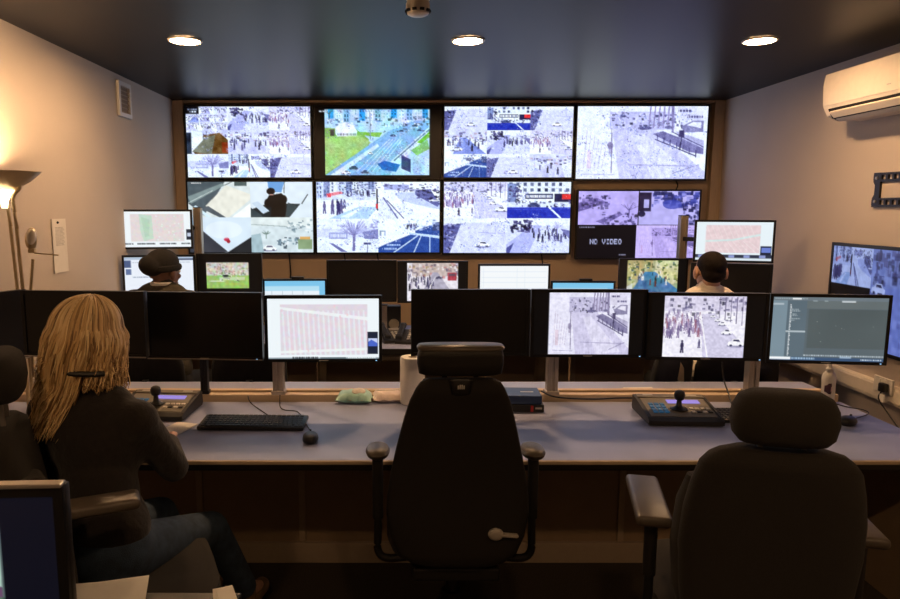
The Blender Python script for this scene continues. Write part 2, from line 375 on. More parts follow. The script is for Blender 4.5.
def v_people(p, rng):
    p.fill('dcdcf4'); p.rect(0, 0, 1, .22, 'ececfa'); p.poly([(.0, .75), (.4, .2), (.55, .2), (.35, 1), (0, 1)], 'b9b9de'); specks(p, rng, 50, (.05, .02, .35, .35), .07, DK); crowd(p, rng, 26, (.4, .3, .95, .72), .18, DK); p.poly([(0, .85), (.12, .7), (.05, 1), (0, 1)], '5a5c8e')
    tree_(p, rng, .8, .5, .45, '9c98c0'); p.poly([(.85, .3), (1, .35), (1, .6)], '7c7aa4'); p.noise(rng, .05, 30)
def v_wide(p, rng):
    p.fill('f0f2fc'); p.rect(0, 0, .48, .5, 'd8dcf0')
    for k in range(8): windows(p, rng, (.06 * k, 0, .06 * k + .05, .45 - .035 * k), 2, 4, ['cfd6ea', '8f98b8', 'e9ecf8'][k % 3], '3a4468')
    specks(p, rng, 60, (.22, .0, .5, .4), .025, DK); p.rect(.085, .32, .12, .42, 'd83a4a'); p.poly([(.08, .32), (.2, .26), (.22, .32), (.08, .42)], 'e06a70', .7)
    crowd(p, rng, 14, (.03, .6, .25, .92), .28, DK); crowd(p, rng, 10, (.25, .3, .48, .42), .14, DK); p.poly([(.1, 1), (.34, .68), (.5, .68), (.42, 1)], 'bcd0ea'); p.poly([(.2, .95), (.36, .7), (.38, .7), (.26, .98)], 'eaf0fa')
    p.line(.49, .2, .495, .78, .045, '35354a'); p.rect(.482, .6, .5, .72, 'c83030'); p.poly([(.5, .78), (.53, .4), (.66, 1), (.5, 1)], 'e4e6f4'); p.line(.54, .42, .66, 1, .04, '7a7aa0'); p.line(.57, .5, .71, 1, .025, '55557c')
    p.poly([(.64, .3), (.8, .28), (1, .55), (1, .75), (.78, .6), (.66, .45)], 'c8cdec'); p.rect(.55, .08, .75, .22, 'b0b2d4'); specks(p, rng, 50, (.54, .05, .95, .25), .03, DK); p.poly([(.8, .22), (.92, .2), (1, .6), (.98, .68), (.8, .36)], '6d6f9a'); specks(p, rng, 50, (.8, .2, 1, .5), .03, DK)
    car_(p, .96, .52, .09); p.noise(rng, .05, 60)
def v_plaza(p, rng):
    p.fill('e8eafc'); p.rect(0, .3, 1, .55, 'd3d4ee'); tree_(p, rng, .6, .9, .9, '8f8cb4', 40); p.line(.6, .95, .61, .45, .08, '7c789e'); specks(p, rng, 80, (.3, .1, 1, .5), .05, ['a9a7cc', 'c4c2e0', '8f8cb4'], .6)
    p.rect(.2, .4, .5, .6, 'a4a6c8'); dashes(p, rng, .22, .45, .48, .1, 'e8e8f8'); p.poly([(.75, .4), (1, .3), (1, .6), (.78, .6)], '8a8ab2'); p.poly([(.2, .72), (.26, .72), (.5, .98), (.4, .98)], '77779e')
    p.line(.83, .75, .82, 1, .02, '4c4c70'); p.rect(.76, .7, .88, .76, '4c4c70'); p.noise(rng, .05, 24)
def v_buslane(p, rng):
    p.fill('f0f4fd'); p.poly([(0, .85), (.4, .5), (.75, .25), (1, .1), (1, 1), (0, 1)], '3c5690'); p.line(0, .8, .6, .38, .06, 'f4f6fd'); p.line(.25, 1, .68, .45, .03, 'd8e2f6'); p.line(.58, 1, .7, .5, .025, 'd8e2f6'); p.line(.84, 1, .84, .5, .025, 'c4d2f0'); p.poly([(.5, .4), (1, .5), (1, .58), (.5, .46)], 'c9d6f0')
    dashes(p, rng, .1, .86, .3, .05, 'c8d4f0'); dashes(p, rng, .14, .75, .36, .05, 'c8d4f0'); crowd(p, rng, 12, (.45, .2, .7, .34), .14, DK); p.rect(.88, .1, 1, .36, '4a5478'); p.rect(.02, .35, .12, .5, '9aa4b8'); p.rect(.05, .38, .1, .55, 'f0f4fd'); specks(p, rng, 40, (.4, 0, 1, .3), .05, ['c8d0e8', '8a94b4']); p.noise(rng, .04, 24)
def v_yard(p, rng):
    p.fill('d6e2e4'); p.poly([(0, 0), (.6, 0), (.25, .95), (0, .6)], '4c5a62'); p.poly([(.0, .42), (.55, .05), (.6, .1), (.05, .62)], '7f9294'); p.line(.0, .6, .4, .25, .015, 'e6f2f0'); p.poly([(.62, .1), (1, .35), (1, .5), (.65, 1), (.55, 1), (.28, .68)], 'e4e6dc'); p.poly([(.32, .68), (.6, 1), (.5, 1), (.22, .76)], '525c64'); p.poly([(1, .6), (1, 1), (.7, 1)], 'f2f8f8')
    p.rect(.75, .0, .95, .12, '4a5a5a'); p.line(.6, .1, .72, .0, .02, '3a4448'); p.poly([(.08, .72), (.12, .66), (.36, .98), (.3, 1)], 'cfe8f4'); dashes(p, rng, .06, .03, .22, .03, 'f0f0f0'); p.noise(rng, .04, 20)
def v_cell(p, rng):
    p.fill('dcebf6'); p.poly([(.28, 0), (.55, 0), (.5, .3), (.3, .3)], '6aa0dc'); p.poly([(0, .78), (.3, .6), (.8, .62), (.62, 1), (0, 1)], '20282c'); p.poly([(.0, .72), (.16, .92), (.2, 1), (0, 1)], '38464c'); p.poly([(.02, .6), (.2, .9), (.3, .82), (.12, .55)], 'c4d8ea')
    p.ell(.33, .27, .07, .1, '191416'); p.poly([(.24, .55), (.3, .38), (.5, .32), (.58, .45), (.56, 1), (.32, 1), (.34, .7), (.26, .72)], '15110f'); p.ell(.53, .5, .06, .13, '15110f'); p.ell(.27, .6, .05, .12, '15110f'); p.rect(.31, .35, .37, .38, 'c89a90')
    p.line(.55, 0, .54, .32, .02, '30383c'); p.line(.82, .62, .92, .35, .03, '30383c'); p.poly([(.6, .58), (.75, .68), (.62, 1), (.55, 1)], '39464a'); p.noise(rng, .03, 12)
def v_room(p, rng):
    p.fill('d4e6f4'); p.poly([(0, .05), (.62, .98), (.55, 1), (0, 1)], '3a3d46'); p.poly([(1, .55), (.6, 1), (1, 1)], '26282c'); p.poly([(.0, .0), (.16, .0), (.2, .45), (.06, .2)], 'a9cfe8'); p.line(.12, .0, .2, .45, .02, '5e7c90'); p.ell(.6, .62, .045, .06, 'c8385a'); p.ell(.63, .68, .03, .05, 'a02030'); p.ell(.56, .35, .3, .25, 'e6f2fb', .6); p.noise(rng, .025, 10)
def v_parking(p, rng):
    p.fill('cfdfe6'); p.rect(0, 0, 1, .25, 'd9e6e8'); p.line(0, .2, .6, .26, .02, '94a6aa'); specks(p, rng, 40, (.55, .05, 1, .4), .06, ['6c8494', 'e8f0f2', '8fa6b0']); tree_(p, rng, .24, .6, .25, '4a665c', 30); specks(p, rng, 50, (.4, .55, .95, .85), .06, ['4c6478', 'e6eef4', '3a4a58', '7a98a8']); p.rect(.75, .62, .98, .9, '86a07a'); p.rect(.78, .55, .95, .62, 'd8a860')
    car_(p, .28, .9, .22, 'eef4f6'); p.poly([(0, .5), (.15, .45), (.2, 1), (0, 1)], '9fbac4'); p.noise(rng, .05, 20)
def v_gen(p, rng):
    base = ['eceefb', 'e6e6f8', 'f2f4fd', 'dfe4f6'][rng.integers(4)]; p.fill(base); x = rng.uniform(.2, .7)
    p.rect(0, 0, 1, rng.uniform(.15, .35), 'd3d3ea'); p.poly([(x, .3), (x + .15, .3), (rng.uniform(.6, 1.3), 1), (rng.uniform(-.3, .3), 1)], ['b8b6dc', '8f9ad0', 'cfcde8'][rng.integers(3)]); specks(p, rng, 50, (0, .05, 1, .45), .08, DK + ['c6b0b8', 'b8b6d6'] * 2, .7)
    crowd(p, rng, rng.integers(4, 18), (.05, .4, .95, .9), .24, DK)
    if rng.random() < .5: car_(p, rng.uniform(.2, .8), rng.uniform(.6, .85), .25)
    if rng.random() < .5: tree_(p, rng, rng.uniform(.1, .9), .6, .5, '7c789e')
    p.noise(rng, .08, 14)
def v_hook(p, rng):
    v_gen(p, rng); p.poly([(.42, .2), (.8, .1), (1, .4), (1, 1), (.2, 1), (.1, .8)], '6a5030'); p.poly([(.1, .9), (.4, .3), (.7, .2), (.6, 1)], '7a7a6a'); p.rect(.85, .5, 1, .95, '8a4428'); p.rect(0, .1, .12, 1, '283240'); p.poly([(.12, .0), (.4, .1), (.4, .4), (.12, .9)], 'eef2f8'); p.noise(rng, .1, 10)
def v_snow(p, rng):
    p.fill('dfdcf4'); p.poly([(0, .35), (.3, .2), (.5, .35), (.0, .62)], '7c74a0'); specks(p, rng, 70, (0, .1, .5, .5), .07, DK + ['bdb6dc'], .6); p.noise(rng, .1, 8, box=(0, 0, 1, .4)); p.poly([(.3, .9), (.7, .62), (.75, .7), (.45, 1)], '8a84ac'); specks(p, rng, 70, (.4, .6, 1, 1), .07, DK + ['cfcaea'] * 2, .6); tree_(p, rng, .85, .8, .5, '6a6290'); p.noise(rng, .06, 24); p.tint((.82, .78, 1.0))
def v_alley(p, rng):
    p.fill('d8d8f2'); specks(p, rng, 90, (.2, 0, 1, .4), .1, ['34408a', '1e2450', '5a66b4', '2a3068', 'aab0e0'], .8); p.rect(0, .05, .2, .6, '2c2440'); p.rect(.08, .25, .16, .5, 'd0d0ea'); specks(p, rng, 40, (.7, .4, 1, .95), .09, ['1e2048', '3a3c6a', '8a8cb8']); p.poly([(.3, .5), (.65, .45), (.7, 1), (0, 1), (.05, .75)], 'd9d8f2'); p.ell(.55, .4, .16, .14, '4656b0', .8); p.ell(.05, .68, .06, .09, '2c2844'); p.noise(rng, .06, 20); p.tint((.84, .82, 1.0))
def ui_map(p, rng, green):
    p.fill('eef6fa'); q = p.sub(.115, .1, .895, .93) if not green else p.sub(.115, .08, .9, .84)
    q.fill('dfd6e0' if not green else 'e2d8d8')
    if green:
        q.poly([(.16, .0), (.4, .05), (.42, .9), (.24, 1), (.18, .6)], 'c4dccb'); q.poly([(.2, .1), (.36, .2), (.34, .8), (.26, .85)], 'b6d4be')
        for k in range(60):
            x, y = rng.uniform(.45, 1), rng.uniform(0, 1); q.rect(x, y, x + .03, y + .05, ['e6d0d4', 'd2dfd4', 'e8eaea'][rng.integers(3)])
    else:
        for k in range(17):
            x = .02 + .058 * k; q.poly([(x, .12), (x + .02, .12), (x + .045, 1), (x + .02, 1)], 'e4e8ee'); q.poly([(x + .02, .15), (x + .04, .15), (x + .063, .97), (x + .043, .97)], 'e6d2dc', .8)
        q.poly([(0, .05), (1, .25), (1, .32), (0, .1)], 'eef2f4'); q.poly([(0, .92), (1, .86), (1, .91), (0, .97)], 'eef2f4')
        for k in range(30): x, y = rng.uniform(0, .97, 2); q.rect(x, y, x + .02, y + .05, ['ecc8d0', 'd0e0da', 'e0d4de'][rng.integers(3)], .7)
    q.noise(rng, .02, 30, mono=False)
    if not green:
        p.rect(.895, .55, .99, .92, '1c2438'); p.rect(.9, .66, .985, .79, '4a66c8'); p.poly([(.9, .72), (.93, .68), (.985, .74), (.985, .66), (.9, .66)], 'c4d0f4'); p.rect(.0, .975, 1, 1, '8a98a0'); dashes(p, rng, .22, .965, .45, .03, '10141c'); p.rect(.47, .97, .7, .995, '5a6a70'); dashes(p, rng, .72, .97, .97, .02, 'e0e8ea')
    else:
        p.rect(.93, .5, 1, .8, '242c3a'); p.rect(.94, .6, 1, .7, 'c4d0e4'); dashes(p, rng, .0, .88, .98, .045, '1c222c'); p.rect(.14, .88, .2, .93, 'eef6fa'); p.rect(.46, .88, .53, .93, 'eef6fa'); p.rect(.78, .88, .85, .93, 'eef6fa')
def ui_map_right(p, rng):
    p.fill('e6f2f8'); q = p.sub(.13, .09, .84, .8); q.fill('e6d0d4'); q.poly([(0, .55), (.5, .5), (1, .3), (1, .38), (.5, .57), (0, .62)], 'd2e4e4')
    for k in range(9): q.line(.1 * k, 0, .1 * k + .12, .48, .012, 'f0e6e6'); q.line(.1 * k, .58, .12 * k + .1, 1, .012, 'f0e6e6')
    q.noise(rng, .03, 30); p.rect(.85, .62, .99, .86, '1c2438'); p.rect(.86, .66, .98, .78, '6a80d0'); p.rect(0, .84, 1, .93, '2c3448')
    for k in range(5): p.rect(.04 + .2 * k, .85, .12 + .2 * k, .92, '8f9cd0')
    p.rect(0, .94, 1, 1, 'd8e6ee')
def ui_dark(p, rng):
    p.fill('5a666c'); p.rect(0, .06, .13, 1, '7a8e9a'); p.rect(.13, .06, .3, 1, '5c6c76'); p.rect(.32, .19, 1, .8, '525c5e'); p.rect(.3, .06, 1, .18, '646e70'); p.rect(0, 0, 1, .06, '6c7880'); dashes(p, rng, .02, .02, .3, .02, '98a8b0'); p.rect(.17, .02, .25, .045, 'e8ecee'); p.rect(0, .1, .1, .13, 'aab8c0')
    for k in range(34):
        y = .12 + .024 * k; p.rect(.155, y, .165 + .003 * (k % 3), y + .014, 'f0f4f6')
        if k in (3, 4, 6, 7, 9, 10): dashes(p, rng, .17, y, .2 + .012 * (k % 5), .014, 'aab6bc')
    p.rect(.13, .53, .3, .555, 'b4c0c6'); p.rect(.6, .055, .72, .08, 'c4ccd0'); p.rect(.35, .055, .39, .07, '98a4a8'); p.rect(.45, .055, .48, .07, '98a4a8')
    dashes(p, rng, .3, .905, 1, .02, 'c0ccd4'); p.rect(.0, .945, 1, 1, '3c5474'); p.rect(0, .945, .19, .985, 'f4f8fa'); dashes(p, rng, .2, .95, .4, .03, '98b4cc'); p.rect(.62, .925, .72, .95, '9ab0c4'); dashes(p, rng, .8, .96, .98, .02, 'c4d2de')
    specks(p, rng, 8, (.35, .2, .95, .85), .01, ['8a9698', 'aab4b0']); p.noise(rng, .012, 8)
def ui_sheet(p, rng, blue):
    p.fill('e8f2fa' if blue else 'f4f8fb')
    if blue:
        p.rect(0, 0, 1, .16, '7cc4ea'); p.rect(0, .16, 1, .3, 'b4dff2'); p.rect(.9, 0, 1, 1, '7cc4ea')
        for k in range(5): p.line(.12 + .17 * k, .3, .12 + .17 * k, 1, .01, 'a0b8c4'); dashes(p, rng, .14 + .17 * k, .45, .2 + .17 * k, .06, '7a8e9a')
    else:
        for k in range(12): p.line(.03, .1 + .07 * k, .97, .1 + .07 * k, .006, 'd8e4ec')
        for k in range(8): p.line(.06 + .12 * k, .06, .06 + .12 * k, .95, .004, 'e0eaf0')
def ui_mail(p, rng):
    p.fill('e9f0fa'); p.rect(0, 0, 1, .08, 'aebfd4'); p.rect(.0, .1, .1, .3, '4a5c84'); p.rect(.02, .34, .1, .5, '5f74a0'); dashes(p, rng, .12, .14, .95, .03, 'b4c0d0'); p.rect(.72, .05, 1, .1, '3a4a6a'); dashes(p, rng, .12, .55, .4, .03, '8090a8')
def v_park(p, rng):
    p.fill('c8d4c0'); p.rect(0, .0, 1, .45, 'd2ccc4'); specks(p, rng, 150, (0, 0, 1, .5), .06, ['a08c80', 'e8e4e0', '7c8464', 'b4b89c', 'c4a09c'], .7); p.rect(0, .5, 1, 1, '9cc468'); p.noise(rng, .08, 20, mono=False); p.ell(.45, .52, .08, .05, '26302a'); p.line(.4, .58, .55, .62, .05, '48544a'); p.rect(.3, .56, .9, .68, 'dfe6d4', .6); p.ell(.25, .72, .2, .03, 'f0f4ea', .6); specks(p, rng, 30, (.3, .4, .9, .7), .04, ['f2f4ee', '4c5a4c', 'c0d0c8'])
def v_city(p, rng):
    p.fill('a8b488'); p.rect(0, 0, .5, .5, 'b8b078'); p.rect(.55, 0, 1, .6, 'd2d2a4'); specks(p, rng, 130, (0, 0, 1, .6), .06, ['5a6a3c', 'e8e4b4', '2c4a5c', '44603c', 'd8d8c8', '8a9c54'], .8); p.poly([(.35, .3), (.55, .3), (1, .75), (1, 1), (.0, 1), (.1, .8)], '4a80a8'); p.poly([(.3, .55), (.5, .5), (.8, 1), (.4, 1)], '3a6c98'); crowd(p, rng, 20, (.2, .3, .8, .7), .13, ['1c3040', '2c5068', 'e0e8e0', '6a2a2a']); p.poly([(0, .7), (.12, .6), (.1, 1), (0, 1)], 'c8d8d0'); p.noise(rng, .08, 24); p.noise(rng, .05, 8, mono=False)
def v_mall(p, rng):
    p.fill('e6e2ec'); p.rect(.1, .0, .95, .35, 'c8b8b4'); specks(p, rng, 90, (0, .0, 1, .4), .06, ['8a7c88', 'f4f0f4', '5c5068', 'c08080', 'a88c60'], .7); p.poly([(.5, .25), (.6, .25), (1, 1), (.2, 1)], 'b0acc0'); p.rect(.8, .26, .97, .46, 'b04050'); p.rect(.82, .29, .95, .35, '6a5060'); crowd(p, rng, 40, (.0, .35, .55, .8), .15, DK + ['c8c0d0']); car_(p, .62, .4, .1, '4a4660'); p.line(.35, .9, .56, .35, .015, 'f4f4fa'); p.noise(rng, .07, 30)

def picture(kind, wd, ht, seed, grade=False):
    """paints a screen picture at double size and halves it; returns linear colours"""
    rng = np.random.default_rng(seed); p = Pic(wd * 2, ht * 2); kind(p, rng)
    a = np.clip(p.a, 0, 1).reshape(ht, 2, wd, 2, 3).mean((1, 3))
    if grade:
        q = Pic(wd, ht, a); bright = a.mean(2)
        for _ in range(70):                       # clusters of small street detail
            cx_, cy_ = rng.random(2); n_ = rng.integers(4, 22); sp = rng.uniform(.01, .05)
            for x_, y_ in rng.normal((cx_, cy_), (sp, sp), (n_, 2)):
                if 0 < x_ < .99 and 0 < y_ < .99 and bright[int(y_ * ht), int(x_ * wd)] > .35: q.rect(x_, y_, x_ + rng.uniform(.004, .012), y_ + rng.uniform(.008, .022), ['6a6c98', '8c90ba', '54567e', 'ffffff', 'b0b6dc', '7a8cbc', 'a89ab8'][rng.integers(7)], rng.uniform(.2, .6))
        g = rng.random((ht, wd, 1)) - .5; a = a + g * .10
        l = a.mean(2, keepdims=True); a = l + (a - l) * 1.15; a = a + (a - .7) * .16 + .03
        a = a * np.array([.935, .985, 1.04])
    return s2l(np.clip(a, 0, 1))
def mosaic(cells):
    def k(p, rng):
        p.fill('101018')
        for fn, x0, y0, x1, y1 in cells: fn(p.sub(x0, y0, x1, y1), rng)
    return k
def boxed(fn, x0, x1, y0=0., y1=1.):
    def k(p, rng): p.fill('050506'); fn(p.sub(x0, y0, x1, y1), rng)
    return k
def v_novideo(p, rng): p.fill('07060d'); text(p, 'NO VIDEO', .22, .43, .068, .15, 'aab0d8'); dashes(p, rng, .03, .06, .3, .03, '8080a0'); dashes(p, rng, .72, .88, .84, .04, 'a0a0c0')
def v_small(p, rng):
    p.fill('f0f2fb'); p.rect(0, 0, .32, .32, '0c0c14'); dashes(p, rng, .05, .1, .28, .06, '9aa0b0'); dashes(p, rng, .1, .2, .26, .06, 'e0e4f0')
    for k in range(8): c = p.sub([.34, .68, .0, .34, .68, 0., .34, .68][k], [0, 0, .34, .34, .34, .68, .68, .68][k], [.66, 1, .32, .66, 1, .32, .66, 1][k], [.32, .32, .66, .66, .66, 1, 1, 1][k]); v_gen(c, rng)
third = [(i / 3, j / 3, (i + 1) / 3, (j + 1) / 3) for j in range(3) for i in range(3)]
M1 = mosaic([(f, *third[i]) for i, f in enumerate([v_small, v_people, v_crowd, v_hook, v_gen, v_crowd, v_plaza, v_wide, v_car])])
M3 = mosaic([(f, *third[i]) for i, f in enumerate([v_car, v_blue, v_car, v_gen, v_people, v_crowd, v_buslane, v_car, v_gen])])
M5 = mosaic([(v_yard, 0, 0, .5, .5), (v_cell, .5, 0, 1, .5), (v_room, 0, .5, .5, 1), (v_parking, .5, .5, 1, 1)])
M6 = mosaic([(v_wide, 0, 0, 1, .52), (v_plaza, 0, .52, .5, 1), (v_buslane, .5, .52, 1, 1)])
M7 = mosaic([(v_crowd, 0, 0, .5, .51), (v_blue, .5, 0, 1, .51), (v_car, 0, .51, .5, 1), (v_people, .5, .51, 1, 1)])
def v_sign_p(p, rng): v_sign(p, rng); p.tint((.86, .80, 1.0))
M8 = mosaic([(v_snow, 0, 0, .495, .5), (v_alley, .505, 0, 1, .5), (v_novideo, 0, .5, .49, 1), (v_sign_p, .49, .51, 1, 1)])
def v_side(p, rng):
    p.fill('060608'); q = p.sub(0, 0, .36, .40); v_wide(q, rng); r = p.sub(.36, 0, 1, 1); r.fill('9aa4d0'); specks(r, rng, 200, (0, 0, 1, .3), .07, DK + ['b4bce0'] * 3, .6); r.poly([(0, .4), (1, .3), (1, 1), (0, 1)], '8f9ad0'); specks(r, rng, 60, (.0, .6, 1, 1), .1, ['6a6ca8', 'b0b4e0'], .5); car_(r, .1, .42, .16); car_(r, .12, .5, .16); p.noise(rng, .06, 40); p.tint((.62, .68, .85))

def painted(name, pic, wd, ht, m, parent, loc=(0, 0, 0)):
    """a flat panel facing -Y, its picture stored on its own vertices"""
    H, W = pic.shape[:2]; x = np.linspace(-wd / 2, wd / 2, W); z = np.linspace(ht, 0, H)
    X, Z = np.meshgrid(x, z); V = np.stack([X, np.zeros_like(X), Z], -1).reshape(-1, 3)
    i = np.arange((H - 1) * (W - 1)); r, c = i // (W - 1), i % (W - 1); a = r * W + c
    Fc = np.stack([a, a + W, a + W + 1, a + 1], -1)
    me = bpy.data.meshes.new(name); me.vertices.add(len(V)); me.vertices.foreach_set('co', V.ravel())
    me.loops.add(Fc.size); me.loops.foreach_set('vertex_index', Fc.ravel().astype(np.int32))
    me.polygons.add(len(Fc)); me.polygons.foreach_set('loop_start', (np.arange(len(Fc)) * 4).astype(np.int32)); me.update(calc_edges=True)
    at = me.color_attributes.new('picture', 'FLOAT_COLOR', 'POINT')
    at.data.foreach_set('color', np.concatenate([pic.reshape(-1, 3), np.ones((H * W, 1))], 1).ravel())
    o = link(name, me, m, parent); o.location = loc
    return o

# ------------------------------------------------------------------ the room
XL, XR, YB, YN, H = -1.881, 2.73, 5.9, -1.7, 2.552
def struct(name, bm, m, parent=None, **k): return tag(obj(name, bm, m, parent, **k), kind='structure' if parent is None else None)
struct('floor', box(B(), ((XL + XR) / 2, (YB + YN) / 2, -.05), (XR - XL + .2, YB - YN + .2, .1)), 'carpet')
struct('ceiling', box(B(), ((XL + XR) / 2, (YB + YN) / 2, H + .05), (XR - XL + .2, YB - YN + .2, .1)), 'ceiling')
struct('wall_left', box(B(), (XL - .05, (YB + YN) / 2, H / 2), (.1, YB - YN, H)), 'wall_paint')
struct('wall_right', box(B(), (XR + .05, (YB + YN) / 2, H / 2), (.1, YB - YN, H)), 'wall_paint')
struct('wall_back', box(B(), ((XL + XR) / 2, YB + .05, H / 2), (XR - XL + .2, .1, H)), 'back_board')
struct('wall_front', box(B(), ((XL + XR) / 2, YN - .05, H / 2), (XR - XL + .2, .1, H)), 'wall_paint')
struct('trim_1', box(B(), (XL + .045, YB - .03, H / 2), (.088, .058, H - .002), .004), 'wood_trim')
struct('trim_2', box(B(), (XR - .045, YB - .03, H / 2), (.088, .058, H - .002), .004), 'wood_trim')
struct('trim_3', box(B(), ((XL + XR) / 2, YB - .03, H - .012), (XR - XL - .19, .058, .022), .003), 'wood_trim')
struct('baseboard_left', box(B(), (XL + .009, (YB + YN) / 2, .06), (.016, YB - YN - .14, .12), .004), 'skirting')
struct('baseboard_right', box(B(), (XR - .009, (YB + YN) / 2, .06), (.016, YB - YN - .14, .12), .004), 'skirting')

# trunking on the right wall
t = thing('cable_trunking', 'cream plastic cable trunking running low along the right wall', 'trunking', (XR, 2.0, .60))
obj('trunk_body', box(B(), (-.026, 1.85, .05), (.05, 3.9, .1), .006), 'cream_plastic', t)
obj('trunk_lid', box(B(), (-.054, 1.85, .055), (.006, 3.9, .07), .002), 'cream_plastic', t)

# ------------------------------------------------------------------ ceiling lamps
def downlight(x, y, label, m='downlight'):
    t = thing('downlight', label, 'ceiling light', (x, y, H), 0, 'recessed ceiling downlights')
    obj('trim_ring', lathe(B(), [(.074, -.001), (.09, -.001), (.09, -.006), (.08, -.01), (.074, -.006)], n=36, cap=False), 'white_plastic', t, True)
    obj('lamp_disc', lathe(B(), [(.001, -.003), (.074, -.003), (.074, -.006), (.001, -.006)], n=32), m, t)
for px, nm in ((185, 'round lit ceiling downlight nearest the left wall'), (468, 'round lit ceiling downlight in the middle near the smoke detector'), (760, 'round lit ceiling downlight nearest the air conditioner')):
    q = PZ(px, 40, H); downlight(q.x, q.y, nm)
for x, nm in ((-1.115, 'round ceiling downlight behind the viewpoint on the left'), (.366, 'round ceiling downlight behind the viewpoint in the middle'), (1.895, 'round ceiling downlight behind the viewpoint on the right')): downlight(x, .35, nm, 'downlight_dimmed')
q = PZ(418, -7, H)
t = thing('smoke_detector', 'white round smoke detector on the dark ceiling', 'smoke detector', (q.x, q.y, H))
obj('base_plate', lathe(B(), [(.055, -.001), (.055, -.02), (.05, -.026)], n=32), 'cream_plastic', t, True)
obj('sensor_head', lathe(B(), [(.046, -.026), (.046, -.04), (.05, -.042), (.05, -.07), (.044, -.085), (.034, -.09), (.015, -.093)], n=32), 'cream_plastic', t, True)
for k in range(10):
    a = 2 * math.pi * k / 10
    obj('vent_slot', box(B(), (.048 * math.cos(a), .048 * math.sin(a), -.074), (.012, .018, .01), rot=(0, 0, a)), 'dark_slot', t)

# ------------------------------------------------------------------ displays
def frame_bm(wd, ht, bz, d, y0=0.):
    """a rectangular ring, base at z 0, front at y0"""
    o = [(-wd / 2, 0), (wd / 2, 0), (wd / 2, ht), (-wd / 2, ht)]; i = [(-wd / 2 + bz, bz), (wd / 2 - bz, bz), (wd / 2 - bz, ht - bz), (-wd / 2 + bz, ht - bz)]
    bm = B(); R = []
    for (pts, y) in ((o, y0 + d), (o, y0 + .0015), ([(x * (1 - .002), z) for x, z in o], y0), (i, y0), (i, y0 + d)): R.append([Vector((x, y, z)) for x, z in pts])
    return rings(bm, R, cap=False)
def display(name, label, cat, loc, rz, wd, ht, kind=None, res=(128, 72), bz=.012, depth=.05, m='screen', seed=1, group=None, bump=True, mark=False, tilt=0., grade=False, top_clip=False, rim=False):
    t = thing(name, label, cat, loc, rz, group)
    if tilt: t.rotation_euler = (tilt, 0, rz)
    obj('bezel', frame_bm(wd, ht, bz, .012), 'bezel', t)
    obj('housing', box(B(), (0, .012 + depth * .3, ht / 2), (wd - .002, depth * .6, ht - .002), .006), 'black_plastic', t, True)
    if bump: obj('rear_cover', rings(B(), [[Vector((sx * wd * k, y, ht * .5 + sz * ht * k2)) for sx, sz in ((-1, -1), (1, -1), (1, 1), (-1, 1))] for y, k, k2 in ((.012 + depth * .58, .4, .36), (.012 + depth, .3, .26))]), 'black_plastic', t)
    if kind: painted('screen', picture(kind, *res, seed, grade), wd - 2 * bz, ht - 2 * bz, m, t, (0, .004, bz))
    else: obj('screen', box(B(), (0, .008, ht / 2), (wd - 2 * bz, .006, ht - 2 * bz)), 'screen_off', t)
    if mark: obj('brand_mark', box(B(), (0, -.0006, bz * .5), (.04, .001, .004)), 'logo', t); obj('power_light', box(B(), (wd * .45, -.0006, bz * .45), (.006, .001, .003)), 'led', t)
    if top_clip: obj('camera_bar', box(B(), (.02, .015, ht + .008), (.09, .03, .016), .004), 'black_plastic', t)
    if rim: obj('bottom_strip', box(B(), (0, -.001, .004), (wd - .004, .003, .005)), 'silver', t)
    return t
G = 'large wall displays of the video wall'
YD = 5.82
def wall_display(label, px0, px1, py0, py1, kind, seed, group=G, bz=.014):
    a, b = PY(px0, py0, YD), PY(px1, py0, YD); c = PY((px0 + px1) / 2, py1, YD)
    return display('wall_display', label, 'display', ((a.x + b.x) / 2, YD, c.z), 0, b.x - a.x, a.z - c.z, kind, (192, 108), bz, .06, 'screen', seed, group, bump=False, grade=seed not in (15, 18))
wall_display('wall display in the top left corner showing a grid of nine camera views', 183.5, 311.5, 104.8, 179, M1, 11)
wall_display('top row wall display showing a colour road junction with green verges', 312.5, 442, 104.8, 179, v_junction, 12)
wall_display('top row wall display third from left, nine pale street views', 443, 575.5, 104.8, 179, M3, 13)
wall_display('wall display in the top right corner showing one pale street with a sign pole', 576.5, 710.5, 104.5, 180.5, v_sign, 14)
wall_display('bottom row wall display with a black-clad figure in a white room', 185.5, 313.8, 180.2, 254, M5, 15)
wall_display('bottom row wall display with one wide street view above two smaller views', 314.5, 441.5, 180.2, 254, M6, 16)
wall_display('bottom row wall display with four street views, one with a blue road', 442.5, 573, 180.2, 254.5, M7, 17)
wall_display('lower right wall display, purple tinted, reading NO VIDEO in one quarter', 577.5, 702, 189.5, 259.5, M8, 18)
# rail the wall displays hang from, seen as black gaps
t = thing('display_rack', 'black steel rack behind the eight wall displays', 'rack', (.4, YB - .02, 1.2))
for z in (.25, .45, .9, 1.15): obj('rack_rail', box(B(), (0 if z > .6 else -.6, .0, z), (4.2 if z > .6 else 2.9, .02, .05)), 'black_plastic', t)
for k in range(6): obj('rack_upright', box(B(), (-1.9 + .56 * k, -.0, .68), (.04, .018, 1.16)), 'black_plastic', t)

